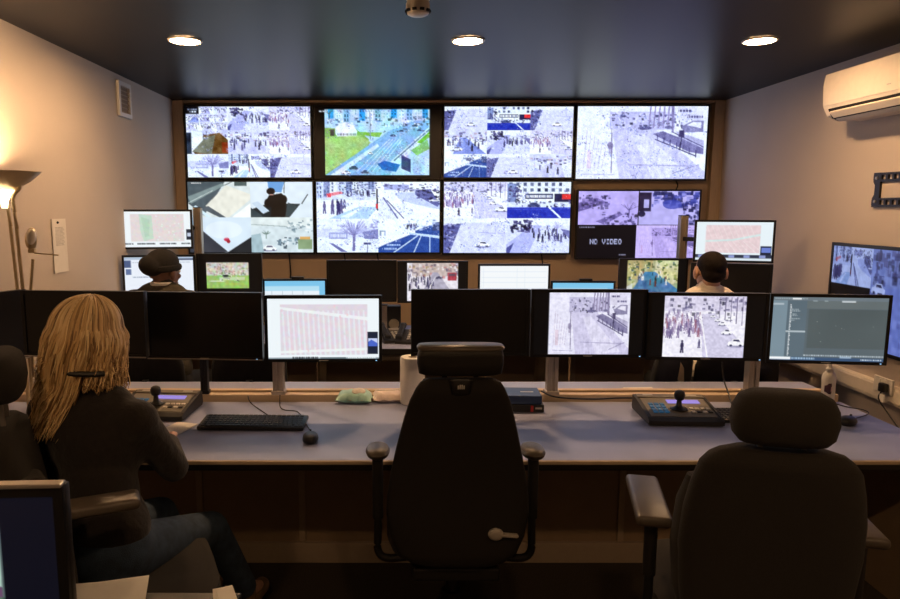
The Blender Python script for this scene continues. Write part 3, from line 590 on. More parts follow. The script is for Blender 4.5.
def solve(pl, pr, pyc, wd, yaw):
    """centre of a panel of known width and yaw whose side edges show at columns pl and pr"""
    Y = wd * F / (pr - pl) * math.cos(yaw); x = ((pl + pr) / 2 - CX) / F * Y
    for _ in range(12):
        def e(x, Y):
            z = PY((pl + pr) / 2, pyc, Y).z; dx, dy = wd / 2 * math.cos(yaw), wd / 2 * math.sin(yaw)
            return np.array([proj((x - dx, Y - dy, z))[0] - pl, proj((x + dx, Y + dy, z))[0] - pr])
        e0 = e(x, Y); h = 1e-4; J = np.stack([(e(x + h, Y) - e0) / h, (e(x, Y + h) - e0) / h], 1); s = np.linalg.solve(J, -e0); x += s[0]; Y += s[1]
    return x, Y
def desk_monitor(label, pl, pr, pt, pb, wd, yaw=0., kind=None, res=(128, 72), seed=1, bz=.014, m='screen_desk', group='desk monitors', ht=None, **k):
    yaw = math.radians(yaw); x, Y = solve(pl, pr, (pt + pb) / 2, wd, yaw); pc = (pl + pr) / 2
    zt = PY(pc, pt, Y).z; zb = PY(pc, pb, Y).z
    if ht: zb = zt - ht
    d = display('monitor', label, 'monitor', (x, Y, zb), yaw, wd, zt - zb, kind, res, bz, .045, m, seed, group, **k)
    if group == GB and pt > 230:         # stands on the rear desk
        f_ = .758 - zb
        obj('stand_neck', box(B(), (0, .07, (f_ + .12) / 2), (.06, .025, .12 - f_), .003), 'black_plastic', d); obj('stand_foot', box(B(), (0, .06, f_ + .005), (.2, .15, .01), .004), 'black_plastic', d)
    elif group == GB: UPPER.append(d)
    return d
UPPER = []; GB = 'monitors on the rear desk'
GF = 'monitors on the front desk'
FW = .515
front = [
    display('monitor', 'dark switched-off monitor left of the blonde woman against the left wall', 'monitor', (-1.695, 2.72, PY(22, 359, 2.88).z), math.radians(62), .42, .30, None, group=GF, rim=True, bz=.014, depth=.045),
    desk_monitor('dark switched-off monitor directly behind the blonde woman\'s head', 22, 145, 291, 357.5, FW, -4, group=GF, rim=True),
    desk_monitor('dark switched-off monitor left of the white map monitor', 145.6, 262, 292.3, 360, FW, -4, group=GF, mark=True, rim=True),
    desk_monitor('front desk monitor showing a pink street map on white', 264.5, 382, 295.5, 362, FW, 1, lambda p, r: ui_map(p, r, False), (176, 100), 21, group=GF, mark=True),
    desk_monitor('black switched-off monitor in the middle behind the tall chair', 411, 530, 289.5, 356, FW, 0, group=GF),
    desk_monitor('front desk monitor showing a pale street with a sign pole', 530.8, 647, 289.5, 357.5, FW, -1, boxed(v_sign, .14, .87), (176, 100), 22, group=GF, mark=True),
    desk_monitor('front desk monitor showing a busy shopping street with parked cars', 647.5, 768, 293, 360.5, FW, -4, boxed(v_crowd, .12, .83), (176, 100), 23, group=GF, mark=True),
    desk_monitor('front desk monitor at the right showing a dark grey program window', 768.5, 890, 294.5, 364, FW, -7, ui_dark, (176, 100), 24, group=GF, mark=True)]
GB = 'monitors on the rear desk'
desk_monitor('upper rear monitor at the left showing a green and pink map', 121, 192.5, 209.5, 249, .475, 9, lambda p, r: ui_map(p, r, True), (112, 64), 31, group=GB)
desk_monitor('rear monitor behind the man in the beanie, white mail window', 122.5, 195.5, 255, 294, .475, 8, ui_mail, (96, 56), 32, group=GB)
desk_monitor('small rear monitor showing a green park picture', 196.5, 262, 253.5, 296, .45, 2, boxed(v_park, .13, .82, .18, .86), (96, 60), 33, group=GB, bz=.018)
desk_monitor('low rear monitor with a pale blue spreadsheet beside the park picture', 263, 327, 279, 316, .45, 2, lambda p, r: ui_sheet(p, r, True), (80, 46), 34, group=GB, top_clip=True)
desk_monitor('black rear monitor left of the shopping street picture', 326.5, 396.8, 260, 302, .5, 0, group=GB)
desk_monitor('rear monitor showing a small shopping street picture with a red bus', 397.2, 468, 261, 303, .5, 0, boxed(v_mall, .13, .88), (96, 56), 35, group=GB)
desk_monitor('rear monitor with a blank white page', 478, 550, 264, 305, .5, 0, lambda p, r: ui_sheet(p, r, False), (80, 46), 36, group=GB)
desk_monitor('low rear monitor with a pale blue bar right of the blank white one', 550.5, 615, 281, 318, .45, -2, lambda p, r: ui_sheet(p, r, True), (80, 46), 37, group=GB, top_clip=True)
desk_monitor('rear monitor showing a green and blue city street', 619, 687.5, 258.5, 300, .47, -3, boxed(v_city, .1, .88), (96, 56), 38, group=GB)
desk_monitor('upper rear monitor at the right showing a pink map', 694, 775, 220, 262.5, .49, -17, ui_map_right, (112, 64), 39, group=GB)
desk_monitor('black switched-off rear monitor below the pink map at the right', 690, 772, 263.5, 306, .49, -17, group=GB)
# the display on the right wall
a = PX(832, 242, XR - .06)
display('side_display', 'large display hung flat on the right wall showing a blue tinted street', 'display', (XR - .06, a.y - .51, a.z - .6), -math.pi / 2, 1.02, .6, v_side, (176, 100), .02, .05, 'screen', 41, bump=False)

# ------------------------------------------------------------------ desks
DZ = .74
XD0, XD1 = XL + .02, 2.13
YF, YR, YE = 2.415, 3.19, 3.5
t = thing('control_desk', 'long front control desk with lavender grey top and brown panels', 'desk', ((XD0 + XD1) / 2, 2.95, 0)); o0 = Vector(t.location)
def L(*p): return Vector(p) - o0
W_ = XD1 - XD0; mx = (XD0 + XD1) / 2
obj('worktop', box(B(), L(mx, (YF + .012 + YR) / 2, DZ - .015), (W_, YR - YF - .012, .03), .002), 'laminate', t)
obj('front_edging', box(B(), L(mx, YF + .006, DZ - .0075), (W_, .014, .015), .004), 'edging', t, True)
obj('edge_channel', box(B(), L(mx, YF + .014, DZ - .026), (W_, .012, .02), .002), 'black_plastic', t)
obj('under_frame', box(B(), L(mx, (YF + YR) / 2 + .03, DZ - .047), (W_ - .02, YR - YF - .08, .034)), 'black_plastic', t)
rail = obj('rear_rail', box(B(), L(mx, YR + .035, DZ + .004), (W_, .045, .055), .004), 'rail_wood', t)
obj('rail_slot', box(B(), L(mx, YR + .07, DZ + .0), (W_, .026, .03)), 'dark_slot', t)
obj('rail_back', box(B(), L(mx, YR + .1, DZ + .006), (W_, .035, .06), .003), 'rail_wood', t)
obj('rear_ledge', box(B(), L(mx, (YR + .118 + YE) / 2, DZ + .004), (W_, YE - YR - .12, .03), .002), 'laminate', t)
strips = [-1.41, -.93, -.45, .05, .55, 1.05, 1.55, 2.05]; edges = [XD0] + strips + [XD1]
for a_, b_ in zip(edges[:-1], edges[1:]):
    obj('modesty_panel', box(B(), L((a_ + b_) / 2, 3.06, .40), (b_ - a_ - .004, .018, .6), .002), 'panel_brown', t)
for x in strips: obj('cover_strip', box(B(), L(x, 3.046, .39), (.03, .012, .58), .002), 'panel_strip', t)
obj('end_panel', box(B(), L(XD1 - .012, 2.95, .355), (.022, 1.0, .71), .002), 'panel_brown', t)
obj('plinth', box(B(), L(mx, 3.045, .05), (W_, .03, .1), .004), 'skirting', t)
for x in (XD0 + .02, .3): obj('support_leg', box(B(), L(x, 3.2, .36), (.035, .25, .71), .003), 'panel_brown', t)
Y2F, Y2B = 4.36, 5.25
t2 = thing('rear_desk', 'rear control desk below the video wall, mostly hidden behind monitors', 'desk', (.4, 4.8, 0)); o0 = Vector(t2.location)
X20, X21 = XL + .03, 2.55; m2 = (X20 + X21) / 2
obj('worktop', box(B(), L(m2, (Y2F + Y2B) / 2, DZ - .0), (X21 - X20, Y2B - Y2F, .03), .002), 'laminate', t2)
obj('front_edging', box(B(), L(m2, Y2F - .006, DZ - .004), (X21 - X20, .012, .04), .003), 'black_plastic', t2)
for k in range(7):
    wd = (X21 - X20) / 7; obj('modesty_panel', box(B(), L(X20 + wd * (k + .5), 5.0, .38), (wd - .03, .018, .68), .002), 'panel_brown', t2); obj('cover_strip', box(B(), L(X20 + wd * (k + .5) - wd / 2 + .015, 4.985, .38), (.035, .02, .68)), 'panel_strip', t2)
for x in (-.55, .33, .98, 1.75): obj('support_leg', bar(B(), L(x, 4.72, .0), L(x + .02, 4.68, .72), .05, .05, .004), 'panel_strip', t2)
tr = B()
for k in range(9): box(tr, L(-.32 + .05 * k, 4.5, .69), (.006, .2, .05))
for k in range(4): box(tr, L(-.12, 4.42 + .055 * k, .69), (.46, .006, .05))
obj('cable_basket', tr, 'metal_mesh', t2)

# ------------------------------------------------------------------ monitor posts
def post(label, loc, h, wd=.055, arms=(), foot=True, m='alu'):
    t = thing('monitor_post', label, 'post', loc, 0, 'aluminium monitor posts')
    bm = B()
    for sx in (-1, 1): box(bm, (sx * wd * .3, 0, h / 2), (wd * .4, wd, h), .003)
    box(bm, (0, 0, h / 2), (wd * .3, wd * .7, h))
    obj('column', bm, m, t)
    obj('end_cap', box(B(), (0, 0, h + .003), (wd, wd, .006), .002), 'black_plastic', t)
    if foot: obj('clamp_foot', box(B(), (0, .0, .009), (wd * 1.3, wd * 1.1, .018), .003), m, t)
    for (x, z, y) in arms: obj('arm', bar(B(), (0, 0, z), (x, y, z), .03, .03, .004), 'black_plastic', t)
YPF = YR + .035; ZP = DZ + .032
def front_post(px, label, mons, m_='alu'):
    x = PY(px, 385, YPF).x; arms = []
    for m in mons:
        c = front[m]; d = Vector((-math.sin(c.rotation_euler.z), math.cos(c.rotation_euler.z), 0)) * .058; p = Vector(c.location) + d + Vector((0, 0, .15)); arms.append((p.x - x, p.z - ZP, p.y - YPF))
    post(label, (x, YPF, ZP), 1.13 - ZP, .052 if m_ == 'alu' else .035, arms, m=m_)
front_post(279, 'aluminium post below the pink map monitor', (3,))
front_post(551.5, 'aluminium post between the black middle monitor and the street monitor', (4, 5))
front_post(751, 'aluminium post below the shopping street monitor', (6, 7))
front_post(205, 'slim black post below the switched-off monitor beside the woman', (2,), 'black_plastic')
front_post(70, 'slim black post hidden behind the blonde woman', (1,), 'black_plastic')
post('short post in the desk corner against the left wall', (-1.80, 2.775, DZ), .26, .045, ((.05, .2, -.02),))
def rear_post(px, py, Y, label, mon=None):
    q = PY(px, py, Y); arms = []
    if mon:
        a_ = mon.rotation_euler.z; p = Vector(mon.location) + Vector((-math.sin(a_), math.cos(a_), 0)) * .058 + Vector((0, 0, .14)); arms = [(p.x - q.x, p.z - DZ - .016, p.y - Y)]
    post(label, (q.x, Y, DZ + .016), q.z - DZ - .016, .055, arms)
rear_post(197.5, 208, 4.95, 'tall brown post left of the park picture monitor', UPPER[0])
rear_post(683.5, 216, 4.95, 'tall brown post right of the city street monitor', UPPER[1])
rear_post(384, 305, 4.95, 'short post behind the desk phones')
rear_post(466, 300, 4.95, 'short post between the rear monitors in the middle')

# ------------------------------------------------------------------ chairs
def loft(rs): 
    bm = B(); return rings(bm, rs)
def dome(levels, n=28, e=3.):
    """levels of (z, half width, y centre, half depth)"""
    return rings(B(), [superring(0, y, z, hx, hy, n, e) for z, hx, y, hy in levels])
def wheel_base(t, m='chair_shell'):
    obj('gas_column', lathe(B(), [(.032, .08), (.032, .26), (.02, .262), (.02, .42)], n=16), 'black_plastic', t, True)
    for k in range(5):
        a = 2 * math.pi * k / 5 + .3; d = Vector((math.cos(a), math.sin(a), 0))
        leg = obj('base_leg', bar(B(), d * .03 + Vector((0, 0, .115)), d * .3 + Vector((0, 0, .085)), .045, .03, .008), m, t)
        c = B(); s = Vector((-d.y, d.x, 0))
        for q in (-1, 1):
            p = d * .3 + s * (.016 * q) + Vector((0, 0, .028)); rr = []
            for off in (-.008, .008): rr.append([p + s * off + (d * math.cos(2 * math.pi * i / 14) + Vector((0, 0, 1)) * math.sin(2 * math.pi * i / 14)) * .027 for i in range(14)])
            rings(c, rr)
        box(c, d * .3 + Vector((0, 0, .055)), (.03, .03, .03)); obj('caster', c, 'black_plastic', leg)
def arm(t, sx, x, ztop, pad, flat=True, y0=-.1, length=.3):
    """one arm rest: an upright with a lower bracket, a pad on top"""
    u = obj('arm_post', tube(B(), [(sx * .16, y0, .455), (sx * (x - .03), y0, .45), (sx * x, y0, .48), (sx * x, y0, .56), (sx * x, y0, ztop - .03)], .014, 10, 4), 'black_plastic', t, True)
    obj('sleeve', tube(B(), [(sx * x, y0, .60), (sx * x, y0, ztop - .025)], .019, 10, 1), 'chair_shell', u, True)
    if flat: obj('arm_pad', box(B(), (sx * x, y0 + .1, ztop - .014), (pad, length, .032), .013, seg=3), 'arm_pad', t, True)
    else: obj('arm_pad', rings(B(), [superring(sx * x, y0 + .02, ztop - .03 + dz, hx, hy, 24, 2.3) for dz, hx, hy in ((0, .022, .045), (.008, .037, .06), (.02, .042, .066), (.03, .037, .06), (.036, .022, .045))]), 'arm_pad', t, True)
def chair_shell_type(label, loc, rz):
    t = thing('operator_chair', label, 'chair', loc, rz, 'operator chairs'); wheel_base(t)
    obj('seat', dome([(.45, .18, .06, .19), (.46, .225, .06, .235), (.50, .24, .06, .25), (.545, .235, .06, .245), (.56, .2, .06, .21)], 32, 4), 'chair_fabric', t, True)
    lv = [(.475, .12), (.49, .16), (.52, .2), (.58, .225), (.66, .238), (.72, .235), (.8, .223), (.9, .202), (1.0, .178), (1.06, .16), (1.10, .142), (1.122, .128), (1.134, .105)]
    def yb(z): return -.2 - .05 * ((z - .7) / .4) ** 2 * (1 if z > .7 else .3)
    obj('back_shell', dome([(z, hx, yb(z) - .012, .022 if hx > .13 else .014) for z, hx in lv], 36, 3.2), 'chair_shell', t, True, 60)
    obj('back_cushion', dome([(z, hx - .012, yb(z) + .025, .035 if hx > .13 else .02) for z, hx in lv[1:-1]], 36, 3.2), 'chair_fabric', t, True, 60)
    lb = obj('emblem_plate', dome([(1.082, .022, yb(1.09) - .03, .006), (1.088, .03, yb(1.1) - .03, .007), (1.132, .038, yb(1.12) - .03, .007), (1.136, .03, yb(1.13) - .026, .006)], 20, 4), 'black_plastic', t, True)
    em = B()
    for dx, h in ((-.009, .012), (-.003, .016), (.003, .016), (.009, .012)): box(em, (dx, yb(1.1) - .0395, 1.104 + h / 2), (.004, .002, h))
    box(em, (0, yb(1.1) - .0395, 1.108), (.02, .002, .003)); obj('emblem', em, 'logo', lb)
    for sx in (-1, 1): obj('headrest_bar', bar(B(), (sx * .05, yb(1.1) + .01, 1.08), (sx * .05, yb(1.1) + .0, 1.17), .016, .012), 'black_plastic', t)
    obj('headrest', rings(B(), [superring(0, -.25, z, hx, hy, 32, 3.4) for z, hx, hy in ((1.142, .115, .025), (1.148, .132, .033), (1.18, .1375, .04), (1.205, .137, .042), (1.222, .133, .044), (1.231, .122, .036))]), 'chair_shell', t, True, 60)
    obj('headrest_highlight', rings(B(), [superring(0, -.25, z, hx, hy, 32, 3.4) for z, hx, hy in ((1.226, .137, .046), (1.232, .139, .047), (1.239, .134, .042))]), 'arm_pad', t, True, 60)  # paler tan layer paints the lamp highlight on the headrest top
    lev = B(); y_ = yb(.6) - .04
    ellipsoid(lev, (.125, y_, .598), (.026, .012, .022)); bar(lev, (.125, y_, .598), (.2, y_, .592), .02, .012, .004); obj('lever', lev, 'grey_lever', t, True)
    for sx in (-1, 1): arm(t, sx, .268, .845, .07, flat=False, y0=-.12)
    box_ = B(); box(box_, (0, -.05, .43), (.3, .3, .05), .01); obj('mechanism', box_, 'black_plastic', t)
    return t
def chair_fabric_type(label, loc, rz, ztop=.80, head=True, lift=0.):
    t = thing('operator_chair', label, 'chair', loc, rz, 'operator chairs'); wheel_base(t)
    obj('seat', dome([(.45, .2, .05, .19), (.46, .245, .05, .235), (.50, .258, .05, .25), (.54, .255, .05, .245), (.562, .22, .05, .21)], 32, 4), 'chair_fabric', t, True)
    lv = [(.48, .14), (.50, .18), (.56, .2), (.66, .213), (.78, .222), (.88, .217), (.96, .203), (1.02, .187), (1.045, .168), (1.062, .146), (1.072, .11)]
    def yb(z): return -.2 - .07 * max(0, (z - .6) / .5) ** 1.4
    obj('backrest', dome([(z, hx, yb(z), .055 if hx > .16 else .034) for z, hx in lv], 36, 2.7), 'chair_fabric', t, True, 70)
    for sx in (-1, 1): obj('side_bolster', rings(B(), [superring(sx * (hx - .045), yb(z) + .045, z, .045, .06 * k, 16, 2.2) for z, hx, k in ((.56, .2, .5), (.62, .22, 1), (.75, .232, 1.1), (.88, .225, 1), (.96, .205, .5))]), 'chair_fabric', t, True, 70)
    if head:
        for sx in (-1, 1): obj('headrest_bar', bar(B(), (sx * .05, yb(1.05), 1.05), (sx * .05, yb(1.1), 1.15 + lift), .012, .012), 'silver', t)
        obj('headrest', rings(B(), [superring(0, yb(1.1) + .005, z - .028 + lift, hx * .95, hy, 32, 2.6) for z, hx, hy in ((1.112, .08, .03), (1.117, .107, .048), (1.135, .123, .06), (1.17, .13, .066), (1.205, .126, .064), (1.232, .112, .054), (1.245, .088, .038), (1.249, .05, .02))]), 'chair_fabric', t, True, 70)
    for sx in (-1, 1): arm(t, sx, .27, ztop, .1 if ztop < .88 else .085, y0=-.08 if ztop < .88 else -.15, length=.33 if ztop < .88 else .24)
    obj('mechanism', box(B(), (0, -.05, .43), (.3, .3, .05), .01), 'black_plastic', t)
    return t
def task_chair(label, loc, rz):
    t = thing('task_chair', label, 'chair', loc, rz, 'task chairs at the rear desk'); wheel_base(t)
    obj('seat', dome([(.45, .2, .04, .19), (.46, .235, .04, .225), (.50, .245, .04, .235), (.53, .22, .04, .21)], 28, 4), 'trouser', t, True)
    obj('backrest', dome([(.56, .15, -.215, .02), (.58, .19, -.22, .03), (.68, .21, -.225, .034), (.8, .205, -.235, .034), (.87, .185, -.24, .032), (.905, .15, -.245, .026), (.918, .1, -.247, .018)], 28, 2.8), 'trouser', t, True)
    obj('back_bar', tube(B(), [(0, -.05, .43), (0, -.22, .44), (0, -.275, .52), (0, -.275, .72)], .02, 8, 4), 'black_plastic', t, True)
    return t
chair_shell_type('tall black chair with a flat-topped headrest in the middle of the front desk', (.198, 2.37, 0), 0)
chair_fabric_type('dark fabric chair with rounded headrest standing empty at the right', (1.02, 1.9, 0), math.radians(-13))
chair_fabric_type('dark chair under the blonde woman, turned sideways at the left edge', (-.87, 1.97, 0), math.radians(-66), .905, lift=.055)
def at_floor(px, py, Y): q = PY(px, py, Y); return (q.x, Y, 0)
task_chair('black task chair under the man in the beanie', (-1.38, 3.96, 0), math.radians(-4))
task_chair('black task chair under the man in the pale shirt', (1.83, 3.93, 0), math.radians(4))
q = PY(243, 376, 3.7); task_chair('empty black task chair seen below the switched-off monitor', (q.x, 3.95, 0), math.radians(8))
q = PY(662, 376, 3.7); task_chair('empty black task chair with a cream flap, seen below the shopping street monitor', (q.x - .1, 3.86, 0), math.radians(40))
tag(obj('coat_flap', rings(B(), [[PY(px, py, 3.66) + Vector((0, dy, 0)) for px, py in ((671, 371), (680, 361), (684, 368), (684, 387), (678, 380))] for dy in (0, .012)]), 'coat_cream'), 'cream cloth flap hanging over the empty black task chair', 'cloth')

# ------------------------------------------------------------------ people
def capsule(bm, a, b, ra, rb, n=14):
    a, b = Vector(a), Vector(b); d = b - a; L_ = d.length
    if L_ < 1e-6: return ellipsoid(bm, a, (ra, ra, ra))
    q = d.to_track_quat('Z', 'Y').to_matrix(); rs = []
    for k in range(5): t_ = math.pi / 2 * (1 - k / 4 * .98) ; rs.append((ra * math.cos(t_) + 1e-4, -ra * math.sin(t_)))
    for k in range(5): t_ = math.pi / 2 * (k / 4 * .98 + .02); rs.append((rb * math.cos(t_) + 1e-4, L_ + rb * math.sin(t_)))
    return rings(bm, [[a + q @ Vector((r * math.cos(2 * math.pi * i / n), r * math.sin(2 * math.pi * i / n), z)) for i in range(n)] for r, z in rs])
DG = []
def fuse(name, bm, m, parent, voxel=.009, smooth=4):
    """one continuous surface from overlapping volumes"""
    bmesh.ops.recalc_face_normals(bm, faces=bm.faces)
    me = bpy.data.meshes.new('tmp'); bm.to_mesh(me); bm.free()
    o = bpy.data.objects.new('tmp', me); COL.objects.link(o)
    r = o.modifiers.new('r', 'REMESH'); r.mode = 'VOXEL'; r.voxel_size = voxel
    s = o.modifiers.new('s', 'SMOOTH'); s.iterations = smooth; s.factor = .5
    dg = bpy.context.evaluated_depsgraph_get(); dg.update()
    me2 = bpy.data.meshes.new_from_object(o.evaluated_get(dg)); me2.name = name
    bpy.data.objects.remove(o); bpy.data.meshes.remove(me)
    me2.polygons.foreach_set('use_smooth', [True] * len(me2.polygons)); me2.materials.clear()
    return link(name, me2, m, parent)
def head_prims(bm, c, M, s=1., inf=0.):
    """skull, jaw, nose, ears; M turns a local frame that faces +Y"""
    def e(p, r): ellipsoid(bm, c + M @ (Vector(p) * s), tuple(v * s + inf for v in r), M.to_euler())
    e((0, -.012, .03), (.074, .093, .088)); e((0, .03, -.03), (.058, .062, .075)); e((0, .05, -.082), (.03, .03, .026))
    e((0, .093, -.012), (.012, .018, .028)); e((0, .102, -.028), (.016, .014, .012)); e((0, .078, .03), (.06, .022, .014))
    for sx in (-1, 1): e((sx * .082, -.012, -.006), (.013, .022, .036)); e((sx * .042, .066, -.02), (.02, .02, .018))
    e((0, .088, -.058), (.026, .012, .006)); e((0, .086, -.068), (.023, .012, .007))
def face_parts(t, c, M, s=1.):
    for sx in (-1, 1): obj('eye', ellipsoid(B(), c + M @ Vector((sx * .031 * s, .084 * s, .008 * s)), (.012 * s,) * 3, n=12), 'eye', t, True)
    obj('lips', ellipsoid(B(), c + M @ Vector((0, .094 * s, -.063 * s)), (.022 * s, .008 * s, .007 * s), M.to_euler(), 12), 'lip', t, True)
def hand(bm, w_, d, up, side, s=1., curl=.5):
    """palm and five separate fingers; w_ wrist, d direction, up back of the hand, side towards the thumb"""
    d, up, side = d.normalized(), up.normalized(), side.normalized()
    for k in (-1, 0, 1): capsule(bm, w_ + side * (.008 * k), w_ + d * .085 * s + side * (.022 * k * s), .016 * s, .014 * s, 10)
    for k, (off, ln) in enumerate(((.031, .07), (.011, .08), (-.011, .074), (-.031, .058))):
        p0 = w_ + d * .085 * s + side * off * s; a1 = curl * .5; a2 = curl * 1.3
        p1 = p0 + (d * math.cos(a1) - up * math.sin(a1)) * ln * .5 * s; p2 = p1 + (d * math.cos(a2) - up * math.sin(a2)) * ln * .5 * s
        capsule(bm, p0 - d * .01, p1, .0095 * s, .0088 * s, 8); capsule(bm, p1, p2, .0088 * s, .0075 * s, 8)
    th0 = w_ + d * .025 * s + side * .03 * s; th1 = th0 + (d * .7 + side * .6 - up * .25).normalized() * .045 * s; th2 = th1 + (d * .9 + side * .05 - up * .5).normalized() * .032 * s
    capsule(bm, w_ + d * .015, th0, .014, .013, 8); capsule(bm, th0, th1, .0125, .0105, 8); capsule(bm, th1, th2, .0105, .0085, 8)
class Fig: pass
def figure(label, skin, base, J, torso_m, leg_m, head_c, head_M, hands=True, wide=1., hs=1.):
    """J holds world joints: pelvis waist chest neck; hip knee ankle toe, shoulder elbow wrist for L and R"""
    t = thing('person', label, 'person', base); o = Vector(base); g = {k: Vector(v) - o for k, v in J.items()}; hc = Vector(head_c) - o
    def torso(bm, inf):
        fr = (g['shoulder_R'] - g['shoulder_L']).normalized(); rot = (0, 0, math.atan2(fr.y, fr.x)); fr2 = (g['hip_R'] - g['hip_L']).normalized(); rot2 = (0, 0, math.atan2(fr2.y, fr2.x))
        ellipsoid(bm, g['pelvis'], (.165 * wide + inf, .115 + inf, .12 + inf), rot2); ellipsoid(bm, g['waist'], (.135 * wide + inf, .10 + inf, .15 + inf), rot2)
        ellipsoid(bm, g['chest'], (.155 * wide + inf, .108 + inf, .17 + inf), rot); capsule(bm, g['shoulder_L'], g['shoulder_R'], .062 + inf, .062 + inf)
        capsule(bm, (g['shoulder_L'] + g['neck']) / 2, g['neck'], .055 + inf, .05 + inf); capsule(bm, (g['shoulder_R'] + g['neck']) / 2, g['neck'], .055 + inf, .05 + inf)
    def arms(bm, inf, full=True):
        for s in 'LR':
            capsule(bm, g['shoulder_' + s], g['elbow_' + s], .056 + inf, .043 + inf); e = g['elbow_' + s]; w_ = g['wrist_' + s]
            capsule(bm, e, w_ if full else e.lerp(w_, .93), .043 + inf, .028 + inf + (0 if full else .004))
    def legs(bm, inf, full=True):
        for s in 'LR':
            capsule(bm, g['hip_' + s], g['knee_' + s], .088 + inf, .06 + inf); k_ = g['knee_' + s]; a_ = g['ankle_' + s]
            capsule(bm, k_, k_.lerp(a_, .35), .058 + inf, .056 + inf); capsule(bm, k_.lerp(a_, .3), a_ if full else k_.lerp(a_, .93), .056 + inf, .036 + inf + (0 if full else .012))
    bm = B(); torso(bm, -.006); arms(bm, -.008); legs(bm, -.008); capsule(bm, g['neck'] - Vector((0, 0, .05)), hc + head_M @ Vector((0, -.02, -.06)), .052, .05)
    for s in 'LR': capsule(bm, g['ankle_' + s], g['toe_' + s], .034, .026)
    head_prims(bm, hc, head_M, hs)
    if hands:
        for s in 'LR':
            w_ = g['wrist_' + s]; d = (w_ - g['elbow_' + s]); d.z *= .3; d.normalize(); sd = d.cross(Vector((0, 0, 1))) * (-1 if s == 'R' else 1)
            hand(bm, w_, d, Vector((0, 0, 1)), sd)
    fuse('body', bm, skin, t, .0065, 3)
    face_parts(t, hc, head_M, hs)
    bm = B(); pv = g['pelvis'].copy(); g['pelvis'] = pv.lerp(g['waist'], .42); torso(bm, .006); g['pelvis'] = pv; arms(bm, .006, False)
    if torso_m == 'jacket': capsule(bm, g['neck'] - Vector((0, 0, .02)), g['neck'] + Vector((0, .005, .035)), .07, .064)
    else: capsule(bm, g['neck'] - Vector((0, 0, .02)), g['neck'] + Vector((0, .0, .012)), .066, .062)
    fuse({'jacket': 'jacket', 'olive': 'jacket', 'shirt': 'shirt'}[torso_m], bm, torso_m, t, .011, 5)
    bm = B(); legs(bm, .004, False); fr2 = (g['hip_R'] - g['hip_L']).normalized(); ellipsoid(bm, g['pelvis'] + Vector((0, 0, .005)), (.172 * wide, .124, .135), (0, 0, math.atan2(fr2.y, fr2.x)))
    fuse('jeans' if leg_m == 'jeans' else 'trousers', bm, leg_m, t, .011, 5)
    for s in 'LR':
        a_, b_ = g['ankle_' + s], g['toe_' + s]; bm = B(); a2, b2 = a_.copy(), b_.copy(); a2.z = b2.z = .042; d = (b2 - a2).normalized()
        capsule(bm, a2 - d * .035, b2 + d * .01, .038, .036); capsule(bm, a2 + Vector((0, 0, -.004)), a_ + Vector((0, 0, .02)), .038, .042)
        sh = fuse('shoe', bm, 'shoe', t, .008, 3)
        # flat sole
        for v in sh.data.vertices:
            if v.co.z < .012: v.co.z = .012
        obj('sole', rings(B(), [superring(0, 0, z, .155, .042, 24, 2.5) for z in (0, .014)]), 'black_plastic', t, loc=((a2 + b2) / 2).to_2d().to_3d(), rot=(0, 0, math.atan2(d.y, d.x)))
    return t, hc, g
def Rz(d, pitch=0., roll=0.): return (Matrix.Rotation(math.radians(d), 3, 'Z') @ Matrix.Rotation(math.radians(pitch), 3, 'X') @ Matrix.Rotation(math.radians(roll), 3, 'Y'))

# --- the blonde woman
WJ = dict(pelvis=(-.90, 1.97, .645), waist=(-.915, 1.985, .81), chest=(-.93, 2.02, .965), neck=(-.935, 2.045, 1.11),
          shoulder_L=(-1.095, 2.08, 1.035), shoulder_R=(-.79, 1.99, 1.03), elbow_L=(-1.14, 2.28, .86), elbow_R=(-.735, 2.14, .825), wrist_L=(-1.06, 2.5, .79), wrist_R=(-.86, 2.46, .80),
          hip_L=(-.97, 2.03, .625), hip_R=(-.83, 1.95, .625), knee_L=(-.90, 2.45, .52), knee_R=(-.69, 2.38, .495), ankle_L=(-.82, 2.62, .11), ankle_R=(-.625, 2.62, .11), toe_L=(-.80, 2.78, .045), toe_R=(-.595, 2.76, .045))
HC = (-.955, 2.075, 1.262); HM = Rz(-12, -6, 3)
wt, hc, g = figure('seated woman with long blonde hair, black jacket and blue jeans, seen from behind', 'skin_light', (-.90, 1.97, 0), WJ, 'jacket', 'jeans', HC, HM)
rng = random.Random(5)
bm = B()
ellipsoid(bm, hc + HM @ Vector((0, -.02, .033)), (.084, .102, .094), HM.to_euler()); ellipsoid(bm, hc + HM @ Vector((0, -.055, -.05)), (.082, .055, .09), HM.to_euler())
for sx in (-1, 1): ellipsoid(bm, hc + HM @ Vector((sx * .07, -.02, -.035)), (.028, .05, .095), HM.to_euler())
fuse('hair', bm, 'hair_blond', wt, .01, 3)
bm = B()
